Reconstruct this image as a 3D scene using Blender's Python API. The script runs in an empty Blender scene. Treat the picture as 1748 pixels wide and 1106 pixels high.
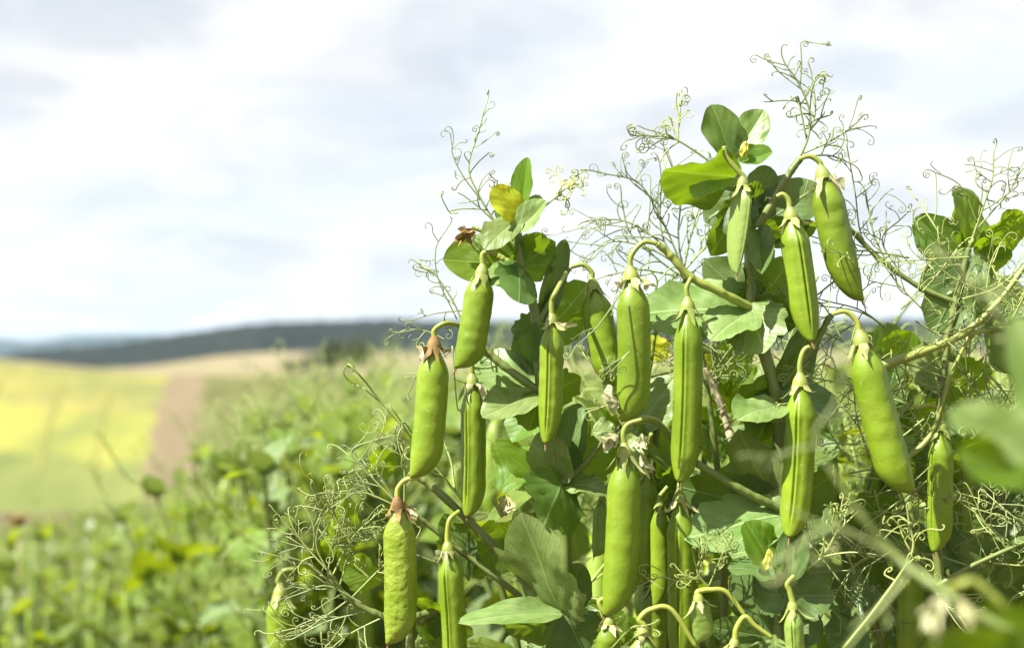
import bpy, math, random
import numpy as np
from mathutils import Vector, Matrix

# ------------------------------------------------------------------ camera, sky, sun, exposure
SC = bpy.context.scene
C = SC.collection
W_PX, H_PX, F_PX = 1748.0, 1106.0, 2428.0
HORIZON = 600.0
CAM_Z = 0.85
FOCUS = 0.80
cam_d = bpy.data.cameras.new("camera")
cam = bpy.data.objects.new("camera", cam_d)
C.objects.link(cam)
cam_d.sensor_width = 36.0
cam_d.lens = 36.0 * F_PX / W_PX
cam_d.clip_start = 0.02
cam_d.clip_end = 60000
cam_d.dof.use_dof = True
cam_d.dof.focus_distance = FOCUS
cam_d.dof.aperture_fstop = 6.4
PITCH = math.atan((HORIZON - H_PX / 2) / F_PX)
cam.location = (0, 0, CAM_Z)
cam.rotation_euler = (math.radians(90) + PITCH, 0, 0)
SC.camera = cam

SUN_TO = Vector((-0.66, -0.40, 0.95)).normalized()       # direction towards the sun
SUN_EL = math.asin(SUN_TO.z)
SUN_AZ = math.atan2(SUN_TO.x, SUN_TO.y)
world = bpy.data.worlds.new("World")
SC.world = world
world.use_nodes = True
sun_d = bpy.data.lights.new("sun", 'SUN')
sun_d.energy = 5.0
sun_d.angle = math.radians(0.53)
sun_d.color = (1.0, 0.97, 0.925)
sun = bpy.data.objects.new("sun", sun_d)
C.objects.link(sun)
sun.rotation_euler = (-SUN_TO).to_track_quat('-Z', 'Y').to_euler()

SC.view_settings.view_transform = 'Standard'
SC.view_settings.look = 'None'
SC.view_settings.exposure = 1.45
SC.view_settings.gamma = 1.0
SC.cycles.max_bounces = 8
SC.cycles.transparent_max_bounces = 8
SC.cycles.diffuse_bounces = 4
SC.cycles.transmission_bounces = 4
SC.cycles.volume_bounces = 0
SC.cycles.use_denoising = True


def build_world():
    nt = world.node_tree
    nt.nodes.clear()
    N = nt.nodes.new
    L = nt.links.new
    out = N('ShaderNodeOutputWorld')
    sky = N('ShaderNodeTexSky')
    sky.sky_type = 'NISHITA'
    sky.sun_disc = False
    sky.sun_elevation = SUN_EL
    sky.sun_rotation = SUN_AZ
    sky.altitude = 300
    sky.air_density = 1.0
    sky.dust_density = 1.5
    b1 = N('ShaderNodeBackground')
    b1.inputs['Strength'].default_value = 0.06
    L(sky.outputs[0], b1.inputs[0])
    tc = N('ShaderNodeTexCoord')
    sep = N('ShaderNodeSeparateXYZ')
    L(tc.outputs['Generated'], sep.inputs[0])
    mx = N('ShaderNodeMath'); mx.operation = 'MAXIMUM'; mx.inputs[1].default_value = 0.0
    L(sep.outputs['Z'], mx.inputs[0])
    ad = N('ShaderNodeMath'); ad.operation = 'ADD'; ad.inputs[1].default_value = 0.20
    L(mx.outputs[0], ad.inputs[0])
    dx = N('ShaderNodeMath'); dx.operation = 'DIVIDE'
    dy = N('ShaderNodeMath'); dy.operation = 'DIVIDE'
    L(sep.outputs['X'], dx.inputs[0]); L(ad.outputs[0], dx.inputs[1])
    L(sep.outputs['Y'], dy.inputs[0]); L(ad.outputs[0], dy.inputs[1])
    cb = N('ShaderNodeCombineXYZ')
    L(dx.outputs[0], cb.inputs[0]); L(dy.outputs[0], cb.inputs[1])
    mp = N('ShaderNodeMapping')
    mp.inputs['Location'].default_value = (5.1, 0.6, 0)
    L(cb.outputs[0], mp.inputs[0])

    def noise(scale, det, rough, dist=0.0):
        n = N('ShaderNodeTexNoise')
        n.inputs['Scale'].default_value = scale
        n.inputs['Detail'].default_value = det
        n.inputs['Roughness'].default_value = rough
        n.inputs['Distortion'].default_value = dist
        L(mp.outputs[0], n.inputs[0])
        return n
    n1 = noise(1.5, 6, 0.5, 0.3)
    n2 = noise(2.2, 8, 0.58, 0.6)
    r1 = N('ShaderNodeValToRGB')
    r1.color_ramp.elements[0].position = 0.38
    r1.color_ramp.elements[1].position = 0.56
    r1.color_ramp.elements[0].color = (0.72, 0.72, 0.72, 1)
    L(n1.outputs[0], r1.inputs[0])
    r2 = N('ShaderNodeValToRGB')
    r2.color_ramp.elements[0].position = 0.38
    r2.color_ramp.elements[0].color = (0.302, 0.311, 0.328, 1)
    r2.color_ramp.elements[1].position = 0.56
    r2.color_ramp.elements[1].color = (0.402, 0.402, 0.404, 1)
    L(n2.outputs[0], r2.inputs[0])
    b2 = N('ShaderNodeBackground')
    b2.inputs['Strength'].default_value = 1.0
    L(r2.outputs[0], b2.inputs[0])
    mix = N('ShaderNodeMixShader')
    L(r1.outputs[0], mix.inputs[0])
    L(b1.outputs[0], mix.inputs[1])
    L(b2.outputs[0], mix.inputs[2])
    L(mix.outputs[0], out.inputs['Surface'])


build_world()

# ------------------------------------------------------------------ helpers
RM = np.array(cam.rotation_euler.to_matrix())
CAM = np.array([0, 0, CAM_Z])
FWD = -RM[:, 2]


def P(px, py, d=FOCUS):
    """the point of the place that is seen at photograph pixel (px, py), d metres in front of the lens"""
    v = np.array([(px - W_PX / 2) / F_PX * d, (H_PX / 2 - py) / F_PX * d, -d])
    return RM @ v + CAM


def nrm(v):
    n = np.linalg.norm(v)
    return v / n if n > 1e-12 else v


def ground_h(x, y):
    near = (0.2 * x if x < 0 else 0.06 * x) - 0.047 * y
    t = min(max((y - 22) / 125.0, 0), 1)
    s = t * t * (3 - 2 * t)
    return near * (1 - s) + (-17.0 + CAM_Z) * s


class MB:
    """collects vertices, faces, uvs and material slots of one mesh"""
    def __init__(self):
        self.v, self.f, self.uv, self.m = [], [], [], []
        self.n = 0

    def add(self, v, f, uv=None, mi=0):
        v = np.asarray(v, float).reshape(-1, 3)
        self.v.append(v)
        b = self.n
        self.f.extend([tuple(i + b for i in q) for q in f])
        self.uv.append(np.zeros((len(v), 2)) if uv is None else np.asarray(uv, float).reshape(-1, 2))
        self.m.extend([mi] * len(f))
        self.n += len(v)

    def mesh(self, name, mats, origin=None, smooth=True):
        me = bpy.data.meshes.new(name)
        V = np.concatenate(self.v) if self.v else np.zeros((0, 3))
        if origin is not None:
            V = V - np.asarray(origin)
        me.from_pydata(V.tolist(), [], self.f)
        for m in (mats if isinstance(mats, (list, tuple)) else [mats]):
            me.materials.append(m)
        UV = np.concatenate(self.uv)
        ul = me.uv_layers.new(name="UVMap")
        li = np.empty(len(me.loops), dtype=np.int32)
        me.loops.foreach_get('vertex_index', li)
        ul.data.foreach_set('uv', UV[li].ravel().astype(np.float32))
        if smooth:
            me.polygons.foreach_set('use_smooth', np.ones(len(me.polygons), dtype=bool))
        if len(set(self.m)) > 1:
            me.polygons.foreach_set('material_index', np.array(self.m, dtype=np.int32))
        me.update()
        return me


def link(name, me, parent=None):
    o = bpy.data.objects.new(name, me)
    C.objects.link(o)
    if parent is not None:
        o.parent = parent
    return o


def tag(o, label=None, cat=None, group=None, kind=None):
    if label: o['label'] = label
    if cat: o['category'] = cat
    if group: o['group'] = group
    if kind: o['kind'] = kind
    return o


def catmull(pts, n):
    pts = np.asarray(pts, float)
    if len(pts) == 2:
        t = np.linspace(0, 1, n)[:, None]
        return pts[0] * (1 - t) + pts[1] * t
    p = np.vstack([2 * pts[0] - pts[1], pts, 2 * pts[-1] - pts[-2]])
    k = len(pts) - 1
    out = []
    for t in np.linspace(0, k - 1e-9, n):
        i = int(t); u = t - i
        a, b, c, d = p[i], p[i + 1], p[i + 2], p[i + 3]
        out.append(0.5 * (2 * b + (c - a) * u + (2 * a - 5 * b + 4 * c - d) * u * u + (3 * b - a - 3 * c + d) * u ** 3))
    return np.array(out)


def frames(pts):
    """tangents and transported normals along a polyline"""
    n = len(pts)
    T = np.zeros((n, 3))
    T[1:-1] = pts[2:] - pts[:-2]
    T[0] = pts[1] - pts[0]
    T[-1] = pts[-1] - pts[-2]
    T /= np.maximum(np.linalg.norm(T, axis=1), 1e-12)[:, None]
    a = np.array([0, 0, 1.0]) if abs(T[0][2]) < 0.9 else np.array([1.0, 0, 0])
    Nn = np.zeros((n, 3))
    u = nrm(np.cross(T[0], a))
    Nn[0] = u
    for i in range(1, n):
        u = nrm(u - T[i] * np.dot(u, T[i]))
        Nn[i] = u
    return T, Nn, np.cross(T, Nn)


def tube(mb, pts, r0, r1=None, sides=6, mi=0, radii=None, cap=True, ridge=0.0):
    pts = np.asarray(pts, float)
    n = len(pts)
    T, A, B = frames(pts)
    rr = np.linspace(r0, r1 if r1 is not None else r0, n) if radii is None else np.asarray(radii, float)
    ang = np.linspace(0, 2 * math.pi, sides, endpoint=False)
    rg = 1 + ridge * np.cos(4 * ang)
    ca, sa = np.cos(ang) * rg, np.sin(ang) * rg
    V = pts[:, None, :] + rr[:, None, None] * (A[:, None, :] * ca[None, :, None] + B[:, None, :] * sa[None, :, None])
    V = V.reshape(-1, 3)
    f = []
    for i in range(n - 1):
        for j in range(sides):
            k = (j + 1) % sides
            f.append((i * sides + j, i * sides + k, (i + 1) * sides + k, (i + 1) * sides + j))
    if cap:
        f.append(tuple(range(sides - 1, -1, -1)))
        f.append(tuple((n - 1) * sides + j for j in range(sides)))
    uv = np.stack([np.repeat(np.linspace(0, 1, n), sides), np.tile(ang / 6.283, n)], 1)
    mb.add(V, f, uv, mi)


# ------------------------------------------------------------------ materials
def new_mat(name):
    m = bpy.data.materials.new(name)
    m.use_nodes = True
    nt = m.node_tree
    for n in list(nt.nodes):
        nt.nodes.remove(n)
    return m, nt, nt.nodes.new, nt.links.new


ALBEDO = 0.84                                            # overall reflectance of the materials under this exposure


def rgb(c):
    return (c[0] * ALBEDO, c[1] * ALBEDO, c[2] * ALBEDO, 1.0)


def leaf_material(name, base, light, trans, tfac=0.38, rough=0.48, vein=0.5, spotted=0.0):
    m, nt, N, L = new_mat(name)
    out = N('ShaderNodeOutputMaterial')
    uv = N('ShaderNodeUVMap')
    sep = N('ShaderNodeSeparateXYZ')
    L(uv.outputs[0], sep.inputs[0])
    geo = N('ShaderNodeTexCoord')
    info = N('ShaderNodeObjectInfo')
    no = N('ShaderNodeTexNoise')
    no.inputs['Scale'].default_value = 90
    no.inputs['Detail'].default_value = 4
    L(geo.outputs['Object'], no.inputs[0])

    def math_(op, a, b=None, c=None):
        n = N('ShaderNodeMath'); n.operation = op
        for i, x in enumerate((a, b, c)):
            if x is None: continue
            if isinstance(x, (int, float)): n.inputs[i].default_value = x
            else: L(x, n.inputs[i])
        return n.outputs[0]
    ax = math_('ABSOLUTE', sep.outputs['Y'])
    mid = math_('LESS_THAN', ax, 0.022)
    mids = N('ShaderNodeMapRange'); mids.inputs[1].default_value = 0.055; mids.inputs[2].default_value = 0.015
    L(ax, mids.inputs[0])
    k = math_('SUBTRACT', math_('MULTIPLY', sep.outputs['X'], 7.0), math_('MULTIPLY', ax, 4.2))
    fr = math_('ABSOLUTE', math_('SUBTRACT', math_('FRACT', k), 0.5))
    sv = N('ShaderNodeMapRange'); sv.inputs[1].default_value = 0.07; sv.inputs[2].default_value = 0.0
    L(fr, sv.inputs[0])
    veins = math_('MAXIMUM', mids.outputs[0], math_('MULTIPLY', sv.outputs[0], 0.6))
    mx1 = N('ShaderNodeMix'); mx1.data_type = 'RGBA'
    mx1.inputs[6].default_value = rgb(base); mx1.inputs[7].default_value = rgb(light)
    mr = N('ShaderNodeMapRange'); mr.inputs[1].default_value = 0.35; mr.inputs[2].default_value = 0.68
    L(no.outputs[0], mr.inputs[0])
    L(mr.outputs[0], mx1.inputs[0])
    mx2 = N('ShaderNodeMix'); mx2.data_type = 'RGBA'
    mx2.inputs[7].default_value = rgb([min(1, c * 1.3 + 0.05) for c in light])
    L(mx1.outputs[2], mx2.inputs[6])
    L(math_('MULTIPLY', veins, vein), mx2.inputs[0])
    hs = N('ShaderNodeHueSaturation')
    hs.inputs['Hue'].default_value = 0.5
    L(math_('ADD', math_('MULTIPLY', info.outputs['Random'], 0.028), 0.489), hs.inputs['Hue'])
    L(math_('ADD', math_('MULTIPLY', info.outputs['Random'], 0.3), 0.86), hs.inputs['Value'])
    L(mx2.outputs[2], hs.inputs['Color'])
    col = hs.outputs[0]
    if spotted:
        n3 = N('ShaderNodeTexNoise'); n3.inputs['Scale'].default_value = 55; n3.inputs['Detail'].default_value = 3
        L(geo.outputs['Object'], n3.inputs[0])
        r3 = N('ShaderNodeMapRange'); r3.inputs[1].default_value = 0.66; r3.inputs[2].default_value = 0.74
        L(n3.outputs[0], r3.inputs[0])
        mx3 = N('ShaderNodeMix'); mx3.data_type = 'RGBA'
        mx3.inputs[7].default_value = (0.22, 0.10, 0.03, 1)
        L(math_('MULTIPLY', r3.outputs[0], spotted), mx3.inputs[0]); L(col, mx3.inputs[6])
        col = mx3.outputs[2]
    bp = N('ShaderNodeBump'); bp.inputs['Strength'].default_value = 0.6; bp.inputs['Distance'].default_value = 0.0009
    hgt = math_('SUBTRACT', math_('MULTIPLY', no.outputs[0], 0.9), math_('MULTIPLY', veins, 0.9))
    L(hgt, bp.inputs['Height'])
    pr = N('ShaderNodeBsdfPrincipled')
    pr.inputs['Roughness'].default_value = rough
    pr.inputs['Specular IOR Level'].default_value = 0.45
    L(col, pr.inputs['Base Color']); L(bp.outputs[0], pr.inputs['Normal'])
    tr = N('ShaderNodeBsdfTranslucent')
    mx4 = N('ShaderNodeMix'); mx4.data_type = 'RGBA'
    mx4.inputs[6].default_value = rgb(trans); mx4.inputs[7].default_value = rgb([min(1, c * 1.25 + 0.02) for c in trans])
    L(veins, mx4.inputs[0])
    L(mx4.outputs[2], tr.inputs[0])
    ms = N('ShaderNodeMixShader'); ms.inputs[0].default_value = tfac
    L(pr.outputs[0], ms.inputs[1]); L(tr.outputs[0], ms.inputs[2])
    L(ms.outputs[0], out.inputs[0])
    return m


def skin_material(name, a, b, rough=0.42, sss=0.0, bump=0.3, scale=400, big=40, spec=0.5, vary=0.2, trans=0.0, speck=0.0):
    """pods, stalks, tendrils, dry husks"""
    m, nt, N, L = new_mat(name)
    out = N('ShaderNodeOutputMaterial')
    geo = N('ShaderNodeTexCoord')
    info = N('ShaderNodeObjectInfo')
    n1 = N('ShaderNodeTexNoise'); n1.inputs['Scale'].default_value = big; n1.inputs['Detail'].default_value = 5
    n2 = N('ShaderNodeTexNoise'); n2.inputs['Scale'].default_value = scale; n2.inputs['Detail'].default_value = 3
    L(geo.outputs['Object'], n1.inputs[0]); L(geo.outputs['Object'], n2.inputs[0])
    mr = N('ShaderNodeMapRange'); mr.inputs[1].default_value = 0.33; mr.inputs[2].default_value = 0.67
    L(n1.outputs[0], mr.inputs[0])
    mx = N('ShaderNodeMix'); mx.data_type = 'RGBA'
    mx.inputs[6].default_value = rgb(a); mx.inputs[7].default_value = rgb(b)
    L(mr.outputs[0], mx.inputs[0])
    hs = N('ShaderNodeHueSaturation')
    ma = N('ShaderNodeMath'); ma.operation = 'MULTIPLY_ADD'; ma.inputs[1].default_value = vary; ma.inputs[2].default_value = 1 - vary / 2
    L(info.outputs['Random'], ma.inputs[0]); L(ma.outputs[0], hs.inputs['Value'])
    col = mx.outputs[2]
    if speck:                                            # pale scars and small tan specks on the skin
        n3 = N('ShaderNodeTexNoise'); n3.inputs['Scale'].default_value = 520; n3.inputs['Detail'].default_value = 1
        L(geo.outputs['Object'], n3.inputs[0])
        r3 = N('ShaderNodeMapRange'); r3.inputs[1].default_value = 0.70; r3.inputs[2].default_value = 0.76
        L(n3.outputs[0], r3.inputs[0])
        m3 = N('ShaderNodeMath'); m3.operation = 'MULTIPLY'; m3.inputs[1].default_value = speck
        L(r3.outputs[0], m3.inputs[0])
        x3 = N('ShaderNodeMix'); x3.data_type = 'RGBA'; x3.inputs[7].default_value = rgb((0.42, 0.42, 0.16))
        L(m3.outputs[0], x3.inputs[0]); L(col, x3.inputs[6])
        col = x3.outputs[2]
    L(col, hs.inputs['Color'])
    bp = N('ShaderNodeBump'); bp.inputs['Strength'].default_value = bump; bp.inputs['Distance'].default_value = 0.0006 if bump < 0.8 else 0.0018
    L(n2.outputs[0], bp.inputs['Height'])
    pr = N('ShaderNodeBsdfPrincipled')
    pr.inputs['Roughness'].default_value = rough
    pr.inputs['Specular IOR Level'].default_value = spec
    if sss:
        pr.inputs['Subsurface Weight'].default_value = sss
        pr.inputs['Subsurface Radius'].default_value = (0.6, 0.9, 0.15)
        pr.inputs['Subsurface Scale'].default_value = 0.004
    L(hs.outputs[0], pr.inputs['Base Color']); L(bp.outputs[0], pr.inputs['Normal'])
    if trans:
        tr = N('ShaderNodeBsdfTranslucent')
        L(hs.outputs[0], tr.inputs[0])
        ms = N('ShaderNodeMixShader'); ms.inputs[0].default_value = trans
        L(pr.outputs[0], ms.inputs[1]); L(tr.outputs[0], ms.inputs[2]); L(ms.outputs[0], out.inputs[0])
    else:
        L(pr.outputs[0], out.inputs[0])
    return m


def land_material(name, cols, scale, det=6, rows=None, rough=0.9, bump=0.0):
    m, nt, N, L = new_mat(name)
    out = N('ShaderNodeOutputMaterial')
    geo = N('ShaderNodeTexCoord')
    n1 = N('ShaderNodeTexNoise'); n1.inputs['Scale'].default_value = scale; n1.inputs['Detail'].default_value = det
    n1.inputs['Roughness'].default_value = 0.6
    mp = N('ShaderNodeMapping'); mp.inputs['Scale'].default_value = (1, 0.45, 1)
    L(geo.outputs['Object'], mp.inputs[0]); L(mp.outputs[0], n1.inputs[0])
    rp = N('ShaderNodeValToRGB')
    cols = [(p_, [v * 0.84 for v in c_]) for (p_, c_) in cols]
    els = rp.color_ramp.elements
    while len(els) < len(cols): els.new(0.5)
    for i, (p, c) in enumerate(cols):
        els[i].position = p; els[i].color = rgb(c)
    L(n1.outputs[0], rp.inputs[0])
    pr = N('ShaderNodeBsdfPrincipled'); pr.inputs['Roughness'].default_value = rough
    pr.inputs['Specular IOR Level'].default_value = 0.1
    L(rp.outputs[0], pr.inputs['Base Color'])
    if bump:
        bp = N('ShaderNodeBump'); bp.inputs['Distance'].default_value = bump
        n2 = N('ShaderNodeTexNoise'); n2.inputs['Scale'].default_value = scale * 8; n2.inputs['Detail'].default_value = 5
        L(geo.outputs['Object'], n2.inputs[0]); L(n2.outputs[0], bp.inputs['Height']); L(bp.outputs[0], pr.inputs['Normal'])
    L(pr.outputs[0], out.inputs[0])
    return m


M = {}
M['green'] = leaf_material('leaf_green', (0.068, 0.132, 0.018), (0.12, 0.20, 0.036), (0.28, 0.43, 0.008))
M['blue'] = leaf_material('leaf_glaucous', (0.09, 0.165, 0.034), (0.175, 0.255, 0.075), (0.19, 0.31, 0.01), tfac=0.30, rough=0.42)
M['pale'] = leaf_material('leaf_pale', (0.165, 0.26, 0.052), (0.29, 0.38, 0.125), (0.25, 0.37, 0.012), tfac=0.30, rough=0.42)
M['young'] = leaf_material('leaf_young', (0.11, 0.21, 0.012), (0.18, 0.29, 0.025), (0.30, 0.45, 0.005), tfac=0.5, spotted=0.5)
M['yellow'] = leaf_material('leaf_yellow', (0.48, 0.52, 0.02), (0.62, 0.60, 0.03), (0.75, 0.72, 0.01), tfac=0.45, vein=0.15, spotted=0.6)
M['pod'] = skin_material('pod_skin', (0.145, 0.235, 0.007), (0.222, 0.315, 0.018), rough=0.40, sss=0.10, bump=0.6, scale=190, big=45, speck=0.5)
M['pod_pale'] = skin_material('pod_skin_pale', (0.19, 0.29, 0.04), (0.27, 0.37, 0.08), rough=0.40, sss=0.12, bump=0.45, scale=330, big=28)
M['pod_wrinkled'] = skin_material('pod_skin_wrinkled', (0.18, 0.26, 0.012), (0.26, 0.335, 0.03), rough=0.42, sss=0.1, bump=1.0, scale=170, big=60)
M['stem'] = skin_material('stem_skin', (0.13, 0.17, 0.035), (0.20, 0.25, 0.06), rough=0.45, bump=0.15, scale=250)
M['stalk'] = skin_material('stalk_skin', (0.22, 0.28, 0.045), (0.32, 0.37, 0.07), rough=0.45, bump=0.15, scale=250)
M['yellow_stalk'] = skin_material('yellow_stalk_skin', (0.26, 0.32, 0.04), (0.37, 0.41, 0.07), rough=0.45, bump=0.1)
M['tendril'] = skin_material('tendril_skin', (0.18, 0.24, 0.065), (0.33, 0.38, 0.13), rough=0.45, bump=0.0, spec=0.5, vary=0.5)
M['tendril_young'] = skin_material('tendril_young_skin', (0.24, 0.30, 0.06), (0.38, 0.43, 0.13), rough=0.45, bump=0.0, spec=0.5, vary=0.3)
M['calyx'] = skin_material('calyx_skin', (0.26, 0.32, 0.06), (0.42, 0.45, 0.15), rough=0.55, bump=0.3, trans=0.25)
M['calyx_dry'] = skin_material('calyx_dry', (0.30, 0.33, 0.08), (0.56, 0.52, 0.26), rough=0.7, bump=0.5, big=120, trans=0.2)
M['calyx_brown'] = skin_material('calyx_brown', (0.15, 0.08, 0.018), (0.42, 0.27, 0.08), rough=0.75, bump=0.6, big=150, trans=0.15)
M['petal'] = skin_material('petal_withered', (0.46, 0.48, 0.20), (0.66, 0.64, 0.38), rough=0.6, bump=0.3, big=90, trans=0.35)
M['bud'] = skin_material('bud_skin', (0.55, 0.56, 0.05), (0.70, 0.68, 0.14), rough=0.5, bump=0.2, trans=0.25)
M['straw'] = skin_material('dry_straw', (0.46, 0.37, 0.19), (0.66, 0.57, 0.36), rough=0.7, bump=0.6, big=160)
M['dark_tip'] = skin_material('dry_tip', (0.20, 0.10, 0.05), (0.36, 0.22, 0.12), rough=0.7, bump=0.2)
M['crop_leaf'] = leaf_material('crop_leaf', (0.115, 0.18, 0.016), (0.22, 0.295, 0.042), (0.42, 0.53, 0.008), tfac=0.42, vein=0.2)
M['crop_pod'] = skin_material('crop_pod', (0.19, 0.29, 0.025), (0.27, 0.36, 0.06), rough=0.42, bump=0.1)
M['crop_blue'] = leaf_material('crop_leaf_glaucous', (0.13, 0.195, 0.055), (0.23, 0.295, 0.115), (0.28, 0.38, 0.05), tfac=0.3, vein=0.2)
M['crop_tendril'] = skin_material('crop_tendril', (0.22, 0.31, 0.05), (0.35, 0.43, 0.11), rough=0.5, bump=0.0)
M['soil'] = land_material('soil', [(0.3, (0.10, 0.07, 0.045)), (0.7, (0.20, 0.15, 0.10))], 3.0, bump=0.02)

# ------------------------------------------------------------------ the land
M['valley'] = land_material('valley_grass', [(0.3, (0.12, 0.17, 0.04)), (0.7, (0.22, 0.24, 0.08))], 0.12)
M['yellow_field'] = land_material('yellow_crop', [(0.34, (0.21, 0.235, 0.07)), (0.47, (0.27, 0.285, 0.065)), (0.60, (0.33, 0.325, 0.075))], 0.10, det=3)
M['unripe'] = land_material('unripe_crop', [(0.35, (0.20, 0.215, 0.07)), (0.5, (0.245, 0.25, 0.075)), (0.66, (0.34, 0.31, 0.085))], 0.11, det=3)
M['half_ripe'] = land_material('half_ripe_crop', [(0.35, (0.22, 0.23, 0.075)), (0.5, (0.30, 0.28, 0.08)), (0.66, (0.40, 0.34, 0.095))], 0.11, det=3)
M['track'] = land_material('trodden_crop', [(0.35, (0.25, 0.245, 0.07)), (0.65, (0.30, 0.28, 0.08))], 0.3, det=3)
M['meadow'] = land_material('meadow_green', [(0.35, (0.15, 0.185, 0.055)), (0.65, (0.21, 0.235, 0.07))], 0.12, det=3)
M['ploughed'] = land_material('ploughed_soil', [(0.3, (0.195, 0.155, 0.09)), (0.7, (0.26, 0.205, 0.12))], 0.2, det=5)
M['olive'] = land_material('olive_crop', [(0.35, (0.115, 0.125, 0.04)), (0.65, (0.19, 0.195, 0.07))], 0.15, det=4)
M['stubble'] = land_material('stubble', [(0.35, (0.25, 0.22, 0.115)), (0.65, (0.33, 0.28, 0.165))], 0.05, det=4)
M['forest'] = land_material('forest_green', [(0.35, (0.012, 0.019, 0.017)), (0.7, (0.026, 0.036, 0.028))], 0.02)
M['mountain'] = land_material('mountain_blue_green', [(0.35, (0.03, 0.05, 0.05)), (0.7, (0.06, 0.08, 0.07))], 0.002)


def sheet(name, fn, nu, nv, mat, kind='structure', label=None):
    """fn(u, v) -> point, over the unit square"""
    mb = MB()
    V = [fn(i / nu, j / nv) for j in range(nv + 1) for i in range(nu + 1)]
    F = [(j * (nu + 1) + i, j * (nu + 1) + i + 1, (j + 1) * (nu + 1) + i + 1, (j + 1) * (nu + 1) + i) for j in range(nv) for i in range(nu)]
    mb.add(V, F)
    o = link(name, mb.mesh(name, mat))
    tag(o, label, kind=kind)
    return o


def pea_ground(u, v):
    y = -60 * (1 - v / 0.25) ** 1.5 if v < 0.25 else 150 * ((v - 0.25) / 0.75) ** 2.2
    x = (2 * u - 1) * (4 + 60 * abs(2 * u - 1)) * (1 + max(y, 0) / 120)
    return (x, y, ground_h(x, y) + 0.03 * math.sin(x * 3.1 + y) * math.cos(y * 2.3))


sheet('field_ground', pea_ground, 60, 70, M['soil'], label='brown soil under the pea crop, sloping down into the valley')

DB, DT, DS = 150.0, 222.0, 340.0


def interp(x, xs, ys):
    return float(np.interp(x, xs, ys))


def hill_bottom(px): return P(px, 884, DB)
def hill_top_y(px): return interp(px, [-900, 0, 100, 210, 290, 345, 900, 2700], [600, 617, 629, 638, 641, 642, 640, 628])
def stub_top_y(px): return interp(px, [-900, 0, 210, 330, 470, 620, 900, 1400, 2700], [598, 612, 634, 612, 600, 601, 603, 600, 590])


def hill_pt(e0, e1, u, v):
    """between two field edges; an edge gives its pixel column at the foot and at the top of the slope"""
    def ed(e):
        w = 5.0 * (math.sin(31 * v + e[0]) + 0.7 * math.sin(73 * v + 2 * e[0]) + 0.5 * math.sin(151 * v)) if e[0] in (E_Y1[0], E_B[0]) else 0
        return e[0] + (e[1] - e[0]) * v + w
    px = ed(e0) * (1 - u) + ed(e1) * u
    a, b = P(px, 884, DB), P(px, hill_top_y(px), DT)
    w = v + 0.08 * math.sin(math.pi * v)
    p = a * (1 - v) + b * v
    p[2] = a[2] * (1 - w) + b[2] * w
    return p


E_L, E_Y0, E_Y1, E_B, E_R = (-900, -900), (-260, -160), (236, 288), (326, 350), (2700, 2700)
def wig(px, k):
    return math.sin(px * 0.021 + k) + 0.6 * math.sin(px * 0.053 + 2.1 * k) + 0.4 * math.sin(px * 0.117 + 3.7 * k)


def band(a, b, k0, k1):
    """part of the slope between two ragged crop lines"""
    def fn(u, v):
        px = E_Y0[0] * (1 - u) + E_Y1[0] * u
        lo, hi = a + (0.022 * wig(px, k0) if k0 else 0), b + (0.022 * wig(px, k1) if k1 else 0)
        return hill_pt(E_Y0, E_Y1, u, lo * (1 - v) + hi * v)
    return fn


sheet('far_meadow', lambda u, v: hill_pt(E_L, E_Y0, u, v), 12, 20, M['meadow'], label='green meadow on the far slope beside the yellow field')
sheet('green_field_strip', band(0, 0.26, 0, 1), 60, 16, M['meadow'], label='green strip at the foot of the yellow field')
sheet('yellow_field', band(0.26, 0.58, 1, 2), 60, 28, M['yellow_field'], label='ripe yellow crop on the far slope above the green strip')
sheet('half_ripe_field', band(0.58, 0.78, 2, 3), 60, 20, M['half_ripe'], label='half ripe yellow-green crop above the yellow crop')
sheet('green_field', band(0.78, 1.0, 3, 0), 60, 20, M['unripe'], label='green crop along the top of the far slope')
sheet('ploughed_field', lambda u, v: hill_pt(E_Y1, E_B, u, v), 8, 80, M['ploughed'], label='narrow strip of bare brown soil on the far slope')
sheet('olive_field', lambda u, v: hill_pt(E_B, E_R, u, v), 30, 80, M['olive'], label='olive green field beside the brown strip')
for (a0, a1, w) in ((52, 118, 5), (150, 196, 3), (-70, 20, 4)):
    sheet('field_track', lambda u, v: hill_pt((a0 - w, a1 - w), (a0 + w, a1 + w), u, 0.2 + 0.62 * v) + np.array([0, -0.05, 0.12]), 1, 16, M['track'], label='faint wheel track through the yellow crop')


def stubble_pt(u, v):
    px = -900 + 3600 * u
    a, b = P(px, hill_top_y(px), DT), P(px, stub_top_y(px), DS)
    return a * (1 - v) + b * v


sheet('stubble_field', stubble_pt, 40, 6, M['stubble'], label='pale beige stubble field below the dark wooded ridge')


def valley_pt(u, v):
    y = DS + 20000 * v ** 2.5
    px = -2500 + 6800 * u
    a = P(px, stub_top_y(px), DS)
    q = P(px, 600, y)
    z = a[2] * (1 - min(1, v * 4)) + (-14.0) * min(1, v * 4)
    return (q[0], q[1], z)


sheet('ground', valley_pt, 40, 30, M['valley'], label='green valley floor running out to the horizon')

rs = np.random.RandomState(3)
PHS = rs.rand(40) * 6.28


def bumpy(x, y, s, amp):
    a = 0
    for i in range(10):
        an = PHS[i] * 3
        a += math.sin((x * math.cos(an) + y * math.sin(an)) / s * (1 + i * 0.35) + PHS[i + 10]) / (1 + i * 0.3)
    return a * amp


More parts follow.
